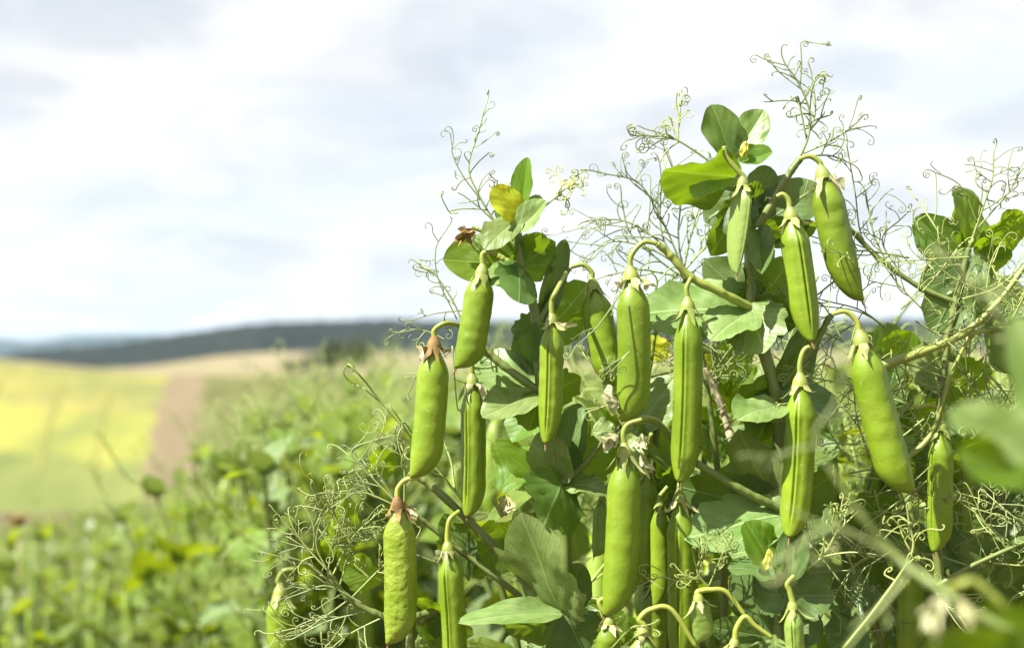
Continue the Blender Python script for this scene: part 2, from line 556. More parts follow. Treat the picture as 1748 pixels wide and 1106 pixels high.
def ridge_pt(u, v):
    px = -1500 + 4700 * u
    d = 1150 + 700 * v
    top = interp(px, [-1500, -400, 0, 60, 200, 330, 380, 480, 620, 870, 1200, 1748, 3200], [590, 604, 607, 598, 587, 567, 559, 551, 547, 549, 548, 546, 540])
    b = P(px, 655, d)
    t = P(px, top, 1150 + 620)
    zz = b[2] + (t[2] - b[2]) * math.sin(min(1, v / 0.88) * math.pi / 2) ** 1.2 if v < 0.88 else t[2] - (v - 0.88) * 60
    return (b[0], b[1], zz + bumpy(b[0], b[1], 9.0, 0.9))


o = sheet('forest', ridge_pt, 700, 34, M['forest'], kind='stuff', label='dark forest covering the long ridge on the skyline')


def mount_pt(u, v):
    px = -1500 + 4700 * u
    d = 7500 + 2500 * v
    top = interp(px, [-1500, -300, 0, 60, 120, 200, 260, 330, 420, 700, 3200], [582, 580, 577, 582, 572, 569, 570, 572, 574, 580, 585])
    b = P(px, 640, d); t = P(px, top, 7500 + 1800)
    s = math.sin(min(1, v / 0.75) * math.pi / 2) if v < 0.75 else 1 - (v - 0.75)
    return (b[0], b[1], b[2] + (t[2] - b[2]) * s)


sheet('mountains', mount_pt, 160, 12, M['mountain'], label='faint blue mountains far behind the ridge')

# ------------------------------------------------------------------ plant parts
rng = np.random.RandomState(11)
SUN = np.array(SUN_TO)


def leaf_shape(mb, base, axis, normal, L, W, kind='leaf', fold=0.15, curl=0.12, wav=0.05, nu=14, nv=8, r=None, twist=0.0, mi=0, teeth=0.10, crinkle=0.0):
    r = r or rng
    axis = nrm(np.asarray(axis, float)); normal = nrm(normal - axis * np.dot(axis, normal)); side = np.cross(axis, normal)
    ph = r.rand(6) * 6.28
    pts, uvs, F = [], [], []
    if kind == 'leaf':
        for i in range(nu + 1):
            u = i / nu
            uu = 0.004 + 0.996 * u
            h = (uu ** 0.50) * ((1 - uu) ** 0.56) / 0.481 ** 1.0 * W / 2 + 0.0002
            h *= 1 + 0.025 * math.sin(9 * u + ph[4]) + 0.02 * math.sin(21 * u + ph[5])
            for j in range(nv + 1):
                v = -1 + 2 * j / nv
                pts.append((v * h, u * L)); uvs.append((u, v * h / (W / 2)))
        for i in range(nu):
            for j in range(nv):
                a = i * (nv + 1) + j
                F.append((a, a + 1, a + nv + 2, a + nv + 1))
    else:
        na, nr = nu * 2, max(3, nv // 2 + 1)
        pts.append((0, 0)); uvs.append((0, 0))
        lo = 0.20
        cy, ay, ax_ = (1 - lo) / 2 * L, (1 + lo) / 2 * L, W / 2
        for i in range(na + 1):
            th = math.radians(-168 + 336 * i / na)
            tooth = 1 if (i * 28 // na) % 2 else -1
            s, c = math.sin(th), math.cos(th)
            A = (s / ax_) ** 2 + (c / ay) ** 2
            Bq = -2 * c * cy / ay ** 2
            Cq = cy ** 2 / ay ** 2 - 1
            R = (-Bq + math.sqrt(max(0, Bq * Bq - 4 * A * Cq))) / (2 * A)
            if abs(th) < 0.5: R *= 1 + 0.10 * (1 - abs(th) / 0.5) ** 2
            if abs(th) > 0.3 and teeth:
                R *= 1 + teeth * tooth * (0.4 + 0.8 * r.rand())
            for k in range(1, nr + 1):
                q = k / nr
                pts.append((s * R * q, c * R * q)); uvs.append((c * R * q / L, s * R * q / (W / 2)))
        for i in range(na):
            a, b = 1 + i * nr, 1 + (i + 1) * nr
            F.append((0, a, b))
            for k in range(nr - 1):
                F.append((a + k, a + k + 1, b + k + 1, b + k))
    p = np.array(pts)
    x, y = p[:, 0], p[:, 1]
    yn, xn = y / L, x / (W / 2)
    z = fold * np.abs(x) - curl * L * yn * np.abs(yn)
    z = z + wav * W * np.abs(xn) ** 1.5 * (np.sin(6.0 * yn + ph[0] + 1.3 * np.sign(x)) + 0.6 * np.sin(11 * yn + ph[1]))
    z = z + 0.02 * W * np.sin(5 * xn + ph[2]) * np.sin(7 * yn + ph[3]) + twist * x * yn
    z = z + crinkle * W * (np.sin(13 * xn + 9 * yn + ph[4]) * np.sin(17 * yn + ph[5]) + 0.7 * np.sin(22 * yn - 15 * np.abs(xn) + ph[2])) * np.minimum(1, np.abs(xn) * 2.5)
    x = x / np.sqrt(1 + fold * fold)
    V = base + x[:, None] * side + y[:, None] * axis + z[:, None] * normal
    mb.add(V, F, uvs, mi)


class Plant:
    def __init__(self, root, label, group=None, name='pea_plant'):
        self.o = np.asarray(root, float)
        self.e = bpy.data.objects.new(name, None)
        self.e.location = root
        self.e.empty_display_size = 0.05
        C.objects.link(self.e)
        tag(self.e, label, 'plant', group)

    def part(self, name, mb, mats, parent=None):
        return link(name, mb.mesh(name, mats, origin=self.o), parent or self.e)


def leaf(pl, base, tip, w, tilt=0, mat='green', kind='leaf', fold=0.2, curl=0.1, wav=0.075, db=0.0, dt=0.0, twist=0.0, teeth=0.07):
    """a leaf from pixel base to pixel tip; tilt turns its face towards the sun (positive) or away; db, dt push its ends away from the lens"""
    d0 = FOCUS + db
    b, t = P(base[0], base[1], d0), P(tip[0], tip[1], d0 + dt)
    ax = nrm(t - b)
    n0 = nrm(-FWD - ax * np.dot(-FWD, ax))
    s = np.cross(ax, n0)
    if np.dot(s, SUN) < 0: s = -s
    a = math.radians(tilt)
    n = n0 * math.cos(a) + s * math.sin(a)
    # the width seen shrinks with the tilt: make up for it
    W = 1.1 * w * d0 / F_PX / max(0.45, abs(math.cos(a)))
    mb = MB()
    leaf_shape(mb, b, ax, n, np.linalg.norm(t - b), W, kind, fold, curl, wav, nu=30, nv=18, twist=twist, teeth=teeth, crinkle=0.012)
    return pl.part('stipule' if kind == 'stipule' else 'leaf', mb, M[mat])


def stem(pl, pts, w0, w1, mat='stem', name='stem', sides=12, ends=True):
    pp = [P(p[0], p[1], FOCUS + (p[2] if len(p) > 2 else 0)) for p in pts]
    n = max(8, len(pp) * 7)
    c = catmull(pp, n)
    s = FOCUS / F_PX
    rr = np.linspace(w0, w1, n) * s / 2
    n2 = n * 3
    c = catmull(c, n2)
    u = np.linspace(0, 1, n2)
    rr = np.interp(u, np.linspace(0, 1, n), rr)
    rr = rr * (1 + 0.05 * np.sin(u * 23 + len(pts)) + 0.04 * np.sin(u * 51))
    k = len(pts) - 1
    if k > 3:
        for q in range(1, k):
            rr = rr * (1 + 0.16 * np.exp(-((u - q / k) * k / 0.09) ** 2))
    mb = MB()
    tube(mb, c, 0, 0, sides, radii=rr, ridge=0.07)
    return pl.part(name, mb, M[mat])


def pod_profile(t, W, ts=0.78):
    """edges of a pod seen flat: the seam side and the round side"""
    top = min(1.0, t / 0.24)
    top = 0.20 + 0.80 * math.sin(top * math.pi / 2) ** 1.25
    gv = gd = top
    if t > ts:
        q = (t - ts) / (1 - ts)
        gd = 1 - 1.72 * (1 - math.sqrt(max(0, 1 - q * q * 0.985))) - 0.10 * q
        gv = 1 - 0.12 * q * q
    return W / 2 * gv, W / 2 * gd


def pod_shape(mb, A, B, Mid, ventral, W, thick=0.86, seeds=8, puff=0.05, nt=48, na=54, seam=1.0, taper=0.78, r=None, mi=0):
    r = r or rng
    c = []
    for i in range(nt + 1):
        t = i / nt
        c.append(A * (1 - t) ** 2 + 2 * Mid * t * (1 - t) + B * t * t)
    c = np.array(c)
    T = np.gradient(c, axis=0)
    T /= np.linalg.norm(T, axis=1)[:, None]
    V, uv, F = [], [], []
    ph = r.rand() * 0.5
    lp = r.rand(8) * 6.28
    for i in range(nt + 1):
        t = i / nt
        e = nrm(ventral - T[i] * np.dot(ventral, T[i]))
        s = np.cross(T[i], e)
        xv, xd = pod_profile(t, W, taper)
        cen, half = (xv - xd) / 2, (xv + xd) / 2
        half = max(half, 0.0004)
        env = max(0.0, min(1, (t - 0.10) / 0.12, (0.93 - t) / 0.12))
        wob = (t * seeds + ph) * 2 * math.pi + 1.1 * math.sin(5 * t + lp[0])
        bead = 1 + puff * env * (0.6 * math.cos(wob) + 0.5 * math.sin(0.57 * wob + lp[1])) * (0.6 + 0.5 * math.sin(7 * t + lp[2]))
        bt = thick * (half * 0.35 + 0.65 * min(half, W / 2 * 0.98)) * bead
        bx = half * (1 + 0.006 * env * math.cos((t * seeds + ph) * 2 * math.pi + 1.0))
        for j in range(na):
            a = 2 * math.pi * j / na
            # finer steps round the seam
            a = a - (0.68 if seam else 0.0) * math.sin(a)
            ca, sa = math.cos(a), math.sin(a)
            k = 1.0
            da = math.atan2(sa, ca)
            k += seam * env * (0.065 * math.exp(-((abs(da) - 0.15) / 0.09) ** 2) - 0.13 * math.exp(-(da / 0.05) ** 2) - 0.018 * math.exp(-((abs(da) - 0.42) / 0.09) ** 2) * (1 + 0.7 * math.sin(90 * t + lp[6]) * math.sin(37 * t)))
            k += seam * env * 0.03 * math.exp(-((abs(da) - math.pi) / 0.10) ** 2)
            k += puff * env * 0.35 * (math.sin(3 * a + 17 * t + lp[3]) * math.sin(23 * t + lp[4]) + 0.6 * math.sin(5 * a - 31 * t + lp[5]))
            V.append(c[i] + e * (cen + bx * ca * k) + s * (bt * sa * k))
            uv.append((t, j / na))
    for i in range(nt):
        for j in range(na):
            k = (j + 1) % na
            F.append((i * na + j, i * na + k, (i + 1) * na + k, (i + 1) * na + j))
    F.append(tuple(range(na - 1, -1, -1)))
    F.append(tuple(nt * na + j for j in range(na)))
    mb.add(V, F, uv, mi)
    e = nrm(ventral - T[-1] * np.dot(ventral, T[-1]))
    return c, T, e, c[-1] + e * (pod_profile(1, W, taper)[0] - pod_profile(1, W, taper)[1]) / 2


def calyx_shape(mb, top, axis, R, r, lobes=5, length=1.0, flare=1.0, mi=0, tatter=0.0):
    """a small cup with five pointed, bent-back sepals; axis points down the pod"""
    axis = nrm(axis)
    a = nrm(np.cross(axis, np.array([0.2, 1, 0.1]))); b = np.cross(axis, a)
    n = 6
    cup = np.array([top + axis * R * x for x in np.linspace(-0.9, 0.75, n)])
    tube(mb, cup, 0, 0, 10, mi, radii=R * np.array([0.34, 0.50, 0.72, 0.86, 0.95, 0.98]), cap=False)
    off = r.rand() * 6.28
    for k in range(lobes):
        th = off + 2 * math.pi * k / lobes + r.randn() * 0.15
        out = a * math.cos(th) + b * math.sin(th)
        tan = np.cross(axis, out)
        L = R * (1.3 + 1.5 * r.rand()) * length
        fl = flare * (0.05 + 0.95 * r.rand()); lw = r.rand()
        tw = r.randn() * 0.5 * (1 + tatter)
        V, F = [], []
        m_ = 7
        p = top + axis * R * 0.62 + out * R * 0.93
        ang = 0.30 + 0.25 * flare * r.rand()
        for i in range(m_ + 1):
            u = i / m_
            w = R * (0.36 + 0.1 * lw) * (1 - u) ** 0.8 * (1 + 0.4 * math.sin(u * 3.0)) * (1 + 0.25 * math.sin(9 * u + lw * 6)) + R * 0.02
            d = axis * math.cos(ang) + out * math.sin(ang)
            sd = tan * math.cos(tw * u) + np.cross(d, tan) * math.sin(tw * u)
            nn = np.cross(sd, d)
            V += [p - sd * w, p + nn * w * 0.25, p + sd * w]
            p = p + d * L / m_
            ang += fl * 1.3 / m_ * (0.8 if u < 0.6 else 2.2)
        for i in range(m_):
            q = i * 3
            F += [(q, q + 1, q + 4, q + 3), (q + 1, q + 2, q + 5, q + 4)]
        mb.add(V, F, None, mi + 1)


def pod(pl, top, bot, w, roll=0, mat='pod', bend=(0, 0), cal='calyx', ped=None, db=0.0, dt=0.0, thick=0.86, seeds=8, puff=0.04,
        pedw=(9.5, 7.5), flare=1.0, callen=1.0, pedmat='stalk', seam=1.0, tip=True, taper=0.78):
    """a hanging pod between two pixels. roll 0: seam to the left, 90: seam to the lens, 180: seam to the right"""
    d0 = FOCUS + db
    A, B = P(top[0], top[1], d0), P(bot[0], bot[1], d0 + dt)
    Mid = (A + B) / 2 + (P(bend[0], bend[1], d0) - P(0, 0, d0))
    ax = nrm(B - A)
    a = math.radians(roll)
    left = nrm(-RM[:, 0] - ax * np.dot(-RM[:, 0], ax))
    cm = nrm(-FWD - ax * np.dot(-FWD, ax))
    ven = left * math.cos(a) + cm * math.sin(a)
    W = 0.92 * w * d0 / F_PX
    puff *= rng.uniform(0.45, 1.15)
    mb = MB()
    c, T, e, end = pod_shape(mb, A, B, Mid, ven, W, thick, seeds, puff, seam=seam, taper=taper)
    po = pl.part('pod', mb, M[mat])
    if tip:
        q = MB()
        L = W * 0.26
        k = rng.randn(3) * 0.25
        pts = catmull([end - T[-1] * L * 0.12, end + T[-1] * L * 0.5 + e * L * 0.05, end + nrm(T[-1] + e * 0.35 + k * 0.5) * L * 1.2], 8)
        tube(q, pts, W * 0.045, W * 0.012, 6)
        pl.part('tip', q, M['dark_tip'], po)
    q = MB()
    R = W * 0.265
    calyx_shape(q, A - T[0] * R * 0.25, T[0], R, rng, flare=flare, length=callen, tatter=1.0 if cal != 'calyx' else 0.0)
    pl.part('calyx', q, [M['stalk'] if cal != 'calyx_brown' else M[cal], M[cal]], po)
    if cal == 'calyx_brown' or (cal == 'calyx_dry' and rng.rand() < 0.6):
        q = MB()
        for k in range(4):                                   # shrivelled petal remains hanging out of the cup
            th = rng.rand() * 6.28
            s1 = nrm(np.cross(T[0], e)); out = e * math.cos(th) + s1 * math.sin(th)
            p0 = A + T[0] * R * 0.35 + out * R * 1.0
            leaf_shape(q, p0, T[0] + out * (0.45 + 0.5 * rng.rand()), out, R * (1.0 + rng.rand() * 1.6), R * 0.7, 'leaf', fold=0.8, curl=0.4 * rng.randn(), wav=0.4, nu=8, nv=6, twist=rng.randn(), crinkle=0.08)
        pl.part('withered_petal', q, M['straw'] if cal == 'calyx_brown' else M['petal'], po)
    if ped:
        pts = [A - T[0] * R * 0.1, A - T[0] * R * 0.9]
        for p in ped:
            pts.append(P(p[0], p[1], d0 + (p[2] if len(p) > 2 else 0)))
        cc = catmull(pts, 7 * len(pts))
        s = FOCUS / F_PX / 2
        rr = np.interp(np.linspace(0, 1, len(cc)), [0, 0.12, 0.35, 1], [pedw[0] * 1.35 * s, pedw[0] * 1.15 * s, pedw[0] * s, pedw[1] * s])
        q = MB()
        tube(q, cc, 0, 0, 10, radii=rr)
        pl.part('pedicel', q, M[pedmat], po)
    return po


def curl_path(p, d, L, r, bend=1.0, turns=1.5, rc=0.0016, step=None):
    """a thread that leaves p along d, bends, and ends in a coil"""
    d = nrm(d)
    ax = nrm(np.cross(d, r.randn(3)) * 0.6 + (-FWD) * (0.9 if r.rand() < 0.5 else -0.9))
    ax = nrm(ax - d * np.dot(ax, d))
    n = max(5, int(L / 0.0035))
    pts = [p.copy()]
    k0 = r.randn() * 0.45 * bend / L
    k1 = r.randn() * 0.7 * bend / L
    for i in range(n):
        u = i / n
        k = k0 + (k1 - k0) * u
        ds = L / n
        d = nrm(d + np.cross(ax, d) * k * ds * 1.4 + r.randn(3) * 0.05)
        ax = nrm(ax - d * np.dot(ax, d))
        p = p + d * ds
        pts.append(p.copy())
    if turns > 0:
        sg = 1 if (k1 >= 0) == (r.rand() < 0.85) else -1
        m = max(7, int(turns * 11))
        tot = turns * 2 * math.pi
        for i in range(m):
            u = i / m
            rad = rc * (1.5 * (1 - u) ** 1.8 + 0.55)
            da = tot / m
            d = nrm(d + np.cross(ax, d) * sg * da + ax * 0.025)
            ax = nrm(ax - d * np.dot(ax, d))
            p = p + d * rad * da
            pts.append(p.copy())
    return np.array(pts)


def tendril_shape(mb, pts, r, n=8, reach=0.03, r0=0.0008, r1=0.0004, rc=0.0015, turns=(0.6, 2.0), sub=0.5, sides=5, spread=0.75, start=0.25, endcurl=True):
    """a stalk that carries paired threads"""
    c = catmull(pts, max(10, len(pts) * 7))
    T, _, _ = frames(c)
    if endcurl:
        e = curl_path(c[-1], T[-1], reach * 0.5, r, 1.0, r.uniform(*turns), rc)
        full = np.vstack([c, e[1:]])
    else:
        full = c
    m = len(full)
    tube(mb, full, r0, r1 * 0.75, sides)
    sgn = 1
    for k in range(n):
        u = start + (1 - start) * (k + r.rand() * 0.8) / n
        i = min(len(c) - 1, int(u * (len(c) - 1)))
        side = np.cross(T[i], -FWD)
        side = nrm(side + r.randn(3) * 0.55)
        sgn = -sgn
        d = nrm(T[i] * (1.0 - 0.35 * spread) + side * sgn * spread * (0.6 + 0.7 * r.rand()))
        L = reach * (0.35 + 1.1 * r.rand() ** 1.3) * (1.15 - 0.45 * u)
        q = curl_path(c[i], d, L, r, 1.4, r.uniform(*turns) if r.rand() < 0.72 else 0.15, rc * r.uniform(0.5, 1.5))
        ra = (r0 * (1 - u) + r1 * u) * 0.8
        tube(mb, q, ra, r1 * 0.65, sides)
        if r.rand() < sub:
            for _ in range(1 + (r.rand() < 0.4)):
                j = r.randint(2, max(3, int(len(q) * 0.5)))
                dd = nrm(q[min(j + 1, len(q) - 1)] - q[j - 1])
                d2 = nrm(dd + nrm(np.cross(dd, -FWD) + r.randn(3) * 0.5) * (1 if r.rand() < 0.5 else -1) * 0.8)
                q2 = curl_path(q[j], d2, L * (0.3 + 0.5 * r.rand()), r, 1.0, r.uniform(*turns), rc * r.uniform(0.6, 1.2))
                tube(mb, q2, ra * 0.8, r1 * 0.6, sides)


def tendril(pl, pts, n=8, reach=90, w=4.6, w1=2.6, seed=0, mat='tendril', turns=(0.35, 1.7), sub=0.5, spread=0.75, db=0.0, rc=3.5, start=0.25, endcurl=True):
    r = np.random.RandomState(seed + 101)
    s = FOCUS / F_PX
    pp = [P(p[0], p[1], FOCUS + db + (p[2] if len(p) > 2 else 0)) for p in pts]
    w, w1 = w * 0.82, w1 * 0.80
    mb = MB()
    tendril_shape(mb, pp, r, n, reach * s, w * s / 2, w1 * s / 2, rc * s, turns, sub, 5, spread, start, endcurl)
    return pl.part('tendril', mb, M[mat])


def root_under(px, py, db=0.0):
    p = P(px, py, FOCUS + db)
    return np.array([p[0], p[1], ground_h(p[0], p[1]) - 0.01])


def down_to(pl, px, py, db=0.0):
    """pixel points that carry a stem from the bottom of the picture to the soil"""
    a = P(px, py, FOCUS + db)
    out = []
    for k in (0.35, 1.0):
        q = a * (1 - k) + pl.o * k
        v = RM.T @ (q - CAM)
        out.append((W_PX / 2 + v[0] / -v[2] * F_PX, H_PX / 2 - v[1] / -v[2] * F_PX, -v[2] - FOCUS))
    return out[::-1]


def bud(pl, c, w, L, ang=90, db=0.0, mat='bud', name='flower_bud'):
    """closed petals of a pea flower"""
    b = P(c[0], c[1], FOCUS + db)
    s = FOCUS / F_PX
    a = math.radians(ang)
    ax = nrm(RM[:, 0] * math.cos(a) + RM[:, 1] * math.sin(a))
    mb = MB()
    wither = name == 'withered_flower'
    for k in range(7 if wither else 4):
        th = k * 1.57 + rng.rand()
        side = nrm(np.cross(ax, -FWD))
        nn = nrm(side * math.cos(th) - FWD * math.sin(th))
        leaf_shape(mb, b + nn * w * s * 0.12, ax + nn * (0.18 if not wither else 0.75 * rng.rand()) + (rng.randn(3) * 0.2 if wither else 0), -nn, L * s * ((0.75 + 0.4 * rng.rand()) if not wither else (0.45 + 0.6 * rng.rand())), w * s, 'leaf', fold=0.7, curl=-0.15 if not wither else rng.randn() * 0.4, wav=0.12 if not wither else 0.35, nu=8, nv=6, twist=0 if not wither else rng.randn())
    return pl.part(name, mb, M[mat])


def haze_box():
    m, nt, N, L = new_mat('haze_air')
    out = N('ShaderNodeOutputMaterial')
    vol = N('ShaderNodeVolumePrincipled')
    vol.inputs['Color'].default_value = (0.62, 0.83, 1.0, 1)
    vol.inputs['Density'].default_value = 0.000034
    vol.inputs['Anisotropy'].default_value = 0.0
    L(vol.outputs[0], out.inputs['Volume'])
    x0, x1, y0, y1, z0, z1 = -14000, 14000, -300, 21500, -300, 330
    V = [(x, y, z) for z in (z0, z1) for y in (y0, y1) for x in (x0, x1)]
    mb = MB()
    mb.add(V, [(0, 2, 3, 1), (4, 5, 7, 6), (0, 1, 5, 4), (2, 6, 7, 3), (0, 4, 6, 2), (1, 3, 7, 5)])
    tag(link('haze', mb.mesh('haze', m, smooth=False)), 'thin blue summer haze over the valley', kind='stuff')


haze_box()


# ------------------------------------------------------------------ trees and shrubs on the far slope
M['tree_leaf'] = skin_material('tree_foliage', (0.045, 0.065, 0.022), (0.09, 0.11, 0.04), rough=0.7, bump=0, big=0.6, trans=0.15)
M['bark'] = skin_material('tree_bark', (0.08, 0.06, 0.045), (0.14, 0.11, 0.08), rough=0.9, bump=0.4, scale=8, big=2)


def far_tree(px, base_y, d, hpx, wpx, label, name='tree', group=None, seed=0, leaves=1500):
    r = np.random.RandomState(seed)
    b = P(px, base_y, d)
    H, Wd = hpx * d / F_PX, wpx * d / F_PX
    e = bpy.data.objects.new(name, None); C.objects.link(e); e.location = b
    tag(e, label, 'tree' if name == 'tree' else 'shrub', group)
    mb = MB()
    th = H * (0.32 if name == 'tree' else 0.2)
    tube(mb, catmull([(0, 0, -0.4), (0.05 * H * 0.1, 0, th * 0.6), (0.02 * H, 0.01 * H, th * 1.6)], 8), H * 0.045, H * 0.02, 7)
    cl = []
    for k in range(9):
        a = r.rand() * 6.28; q = r.rand() ** 0.5
        c = np.array([math.cos(a) * q * Wd * 0.33, math.sin(a) * q * Wd * 0.33, th + (H - th) * (0.18 + 0.62 * r.rand() * (1 - 0.5 * q))])
        cl.append((c, (0.17 + 0.10 * r.rand()) * min(Wd, H * 1.3)))
        tube(mb, catmull([(0, 0, th * 0.7), c * 0.5 + np.array([0, 0, th * 0.3]), c], 6), H * 0.018, H * 0.005, 5)
    link('trunk', mb.mesh('trunk', M['bark']), e)
    V, F = [], []
    for i in range(leaves):
        c, R = cl[r.randint(len(cl))]
        dd = nrm(r.randn(3)); rad = R * r.rand() ** 0.4
        p = c + dd * rad * np.array([1, 1, 0.85])
        p[2] = max(p[2], 0.05 * H)
        u = nrm(r.randn(3)) * H * 0.035; w = nrm(np.cross(u, r.randn(3))) * H * 0.026
        n = len(V)
        V += [p - u, p + w, p + u, p - w]; F.append((n, n + 1, n + 2, n + 3))
    mb = MB(); mb.add(V, F)
    link('crown', mb.mesh('crown', M['tree_leaf'], smooth=False), e)


far_tree(592, 644, 216, 84, 124, 'round dark tree standing alone on the far field edge', seed=1, leaves=2600)
far_tree(500, 643, 218, 38, 84, 'low dark shrub at the end of the hedge, beside the round tree', 'shrub', seed=2, leaves=900)
far_tree(545, 643, 217, 54, 70, 'taller shrub touching the round dark tree', 'shrub', seed=3, leaves=900)
far_tree(636, 641, 217, 22, 40, 'small shrub under the far side of the round tree', 'shrub', seed=4, leaves=700)
far_tree(422, 632, 262, 18, 26, 'tiny shrub alone on the beige stubble field', 'shrub', seed=5, leaves=400)
far_tree(862, 640, 218, 58, 80, 'dark tree glimpsed between the stem and the pods', seed=6, leaves=1500)
far_tree(984, 641, 218, 62, 56, 'dark tree seen between the two middle pods', seed=7, leaves=1500)

# ------------------------------------------------------------------ the sharp pea plants
# --- the plant with the yellow top leaf
A = Plant(root_under(985, 1106), 'pea plant topped by a small yellow leaf, five pods hanging around its stem')
stem(A, down_to(A, 970, 1150) + [(968, 1106), (965, 1045), (963, 900), (958, 825), (942, 745), (925, 668), (917, 565), (905, 500), (888, 452), (884, 405), (884, 365)], 27, 13)
leaf(A, (890, 358), (899, 268), 36, 25, 'young', fold=0.55, curl=0.05)
leaf(A, (889, 372), (845, 320), 48, 20, 'yellow', fold=0.1, curl=0.15, db=-0.012, dt=-0.01)
leaf(A, (884, 376), (845, 356), 30, -20, 'green', db=0.006)
leaf(A, (884, 374), (829, 408), 44, 40, 'pale', fold=0.25, curl=0.25, db=-0.006, dt=-0.02)
leaf(A, (876, 400), (936, 349), 40, 35, 'pale', fold=0.5, curl=-0.15, db=-0.014)
leaf(A, (890, 392), (920, 332), 34, 15, 'pale', fold=0.2, db=0.002)
leaf(A, (884, 425), (836, 398), 46, -25, 'green', db=0.01)
leaf(A, (884, 430), (938, 412), 46, -15, 'green', db=0.012)
leaf(A, (884, 455), (759, 436), 82, 30, 'young', fold=0.18, curl=0.1, db=0.004, dt=-0.01)
leaf(A, (886, 454), (945, 420), 66, -35, 'green', kind='stipule', db=0.004, fold=0.1)
leaf(A, (886, 456), (893, 502), 62, -40, 'green', kind='stipule', db=-0.006, dt=-0.03, fold=-0.2)
leaf(A, (884, 457), (832, 482), 36, 50, 'pale', db=-0.006, dt=-0.015)
leaf(A, (925, 550), (967, 408), 40, -8, 'blue', fold=0.5, db=0.012)
leaf(A, (938, 560), (1004, 492), 92, -18, 'green', kind='stipule', fold=0.08, db=0.018, dt=0.004)
leaf(A, (916, 568), (876, 560), 52, 35, 'blue', kind='stipule', db=0.008)
leaf(A, (918, 562), (903, 612), 46, 15, 'green', kind='stipule', db=-0.004)
leaf(A, (922, 668), (812, 612), 84, 22, 'pale', kind='stipule', fold=0.12, db=0.006, dt=0.006)
leaf(A, (921, 664), (880, 574), 48, 22, 'blue', fold=0.3, db=0.010)
leaf(A, (920, 674), (826, 694), 40, 58, 'pale', db=-0.006, dt=-0.02, curl=0.2)
leaf(A, (922, 680), (906, 732), 66, -35, 'green', kind='stipule', db=-0.004, fold=-0.15)
leaf(A, (926, 672), (988, 650), 60, -30, 'green', kind='stipule', db=0.02)
leaf(A, (961, 820), (986, 688), 58, 12, 'blue', fold=0.45, db=0.002)
leaf(A, (962, 824), (1050, 752), 78, -30, 'green', kind='stipule', db=0.012, fold=0.1)
leaf(A, (957, 826), (930, 735), 62, 42, 'pale', fold=0.25, db=-0.002, dt=-0.01)
leaf(A, (958, 826), (938, 888), 108, -28, 'green', kind='stipule', fold=-0.12, db=-0.01, dt=-0.02)
leaf(A, (962, 828), (1038, 822), 34, 62, 'pale', db=-0.006, curl=0.3)
leaf(A, (958, 1042), (888, 900), 102, 38, 'pale', kind='stipule', fold=0.14, db=-0.006, dt=-0.02)
leaf(A, (958, 1046), (792, 1040), 24, 66, 'pale', kind='leaf', db=-0.008, dt=-0.03, curl=0.15)
leaf(A, (957, 1052), (860, 1082), 60, -40, 'green', kind='leaf', db=0.004, dt=0.01)
leaf(A, (967, 1042), (992, 962), 58, -18, 'blue', db=0.006)
leaf(A, (966, 1052), (1000, 1112), 92, -18, 'blue', kind='stipule', db=-0.006, fold=-0.1)
leaf(A, (790, 975), (765, 885), 60, -20, 'green', kind='stipule', db=0.02)
leaf(A, (800, 960), (880, 905), 85, -20, 'green', kind='stipule', db=0.03)
stem(A, [(885, 456), (862, 444), (845, 434), (836, 431)], 12, 10, 'stalk', 'peduncle', 10)
stem(A, [(920, 668), (870, 632), (834, 602), (819, 586)], 15, 13, 'stem', 'peduncle', 10)
stem(A, [(922, 548, 0.006), (945, 502, 0.01), (972, 458, 0.012)], 9, 9, 'stem', 'peduncle', 10)
stem(A, [(957, 1042), (880, 970), (800, 888), (740, 832), (715, 815)], 17, 12, 'stem', 'peduncle', 10)
stem(A, [(930, 1050, 0.02), (760, 918, 0.02), (700, 872, 0.015)], 12, 8, 'stem', 'peduncle', 10)
stem(A, [(962, 824, -0.006), (1000, 790, -0.008), (1036, 742, -0.01)], 14, 9, 'stem', 'petiole', 10)
pod(A, (823, 464), (796, 632), 53, 8, 'pod', bend=(5, 0), cal='calyx', ped=[(824, 434), (836, 430), (850, 434)], puff=0.03, db=-0.02, flare=0.5)
pod(A, (741, 588), (722, 818), 57, 5, 'pod', bend=(8, 0), cal='calyx_brown', ped=[(742, 563), (760, 552), (790, 556, 0.01)], db=-0.012, pedmat='yellow_stalk')
pod(A, (806, 650), (806, 880), 51, 62, 'pod', bend=(5, 0), cal='calyx_dry', ped=[(806, 615), (810, 592), (822, 588)], db=-0.004, thick=0.9)
pod(A, (942, 546), (936, 756), 48, 72, 'pod', taper=0.68, bend=(4, 0), cal='calyx_dry', ped=[(942, 515), (950, 496), (966, 466, 0.02)], db=-0.018, thick=0.95, flare=1.3)
pod(A, (1012, 488), (1044, 664), 54, 168, 'pod', taper=0.7, bend=(-3, 0), cal='calyx', ped=[(1010, 465), (996, 452), (974, 456)], db=0.004, thick=0.8)
pod(A, (679, 862), (682, 1100), 58, 6, 'pod_wrinkled', bend=(7, 0), cal='calyx_brown', ped=[(680, 832), (694, 818), (716, 816)], db=-0.012, pedmat='yellow_stalk', puff=0.01)
pod(A, (765, 935), (778, 1150), 50, 66, 'pod', bend=(4, 0), cal='calyx_dry', ped=[(764, 908), (768, 886), (784, 872, 0.004)], db=-0.016, thick=0.92, pedmat='yellow_stalk')
tendril(A, [(884, 425), (862, 400), (838, 368), (816, 330), (800, 285), (818, 222), (826, 190)], 14, 62, 5.2, 2.6, 1)
tendril(A, [(820, 340), (790, 300), (772, 262), (774, 240)], 5, 40, 3.4, 2.4, 2)
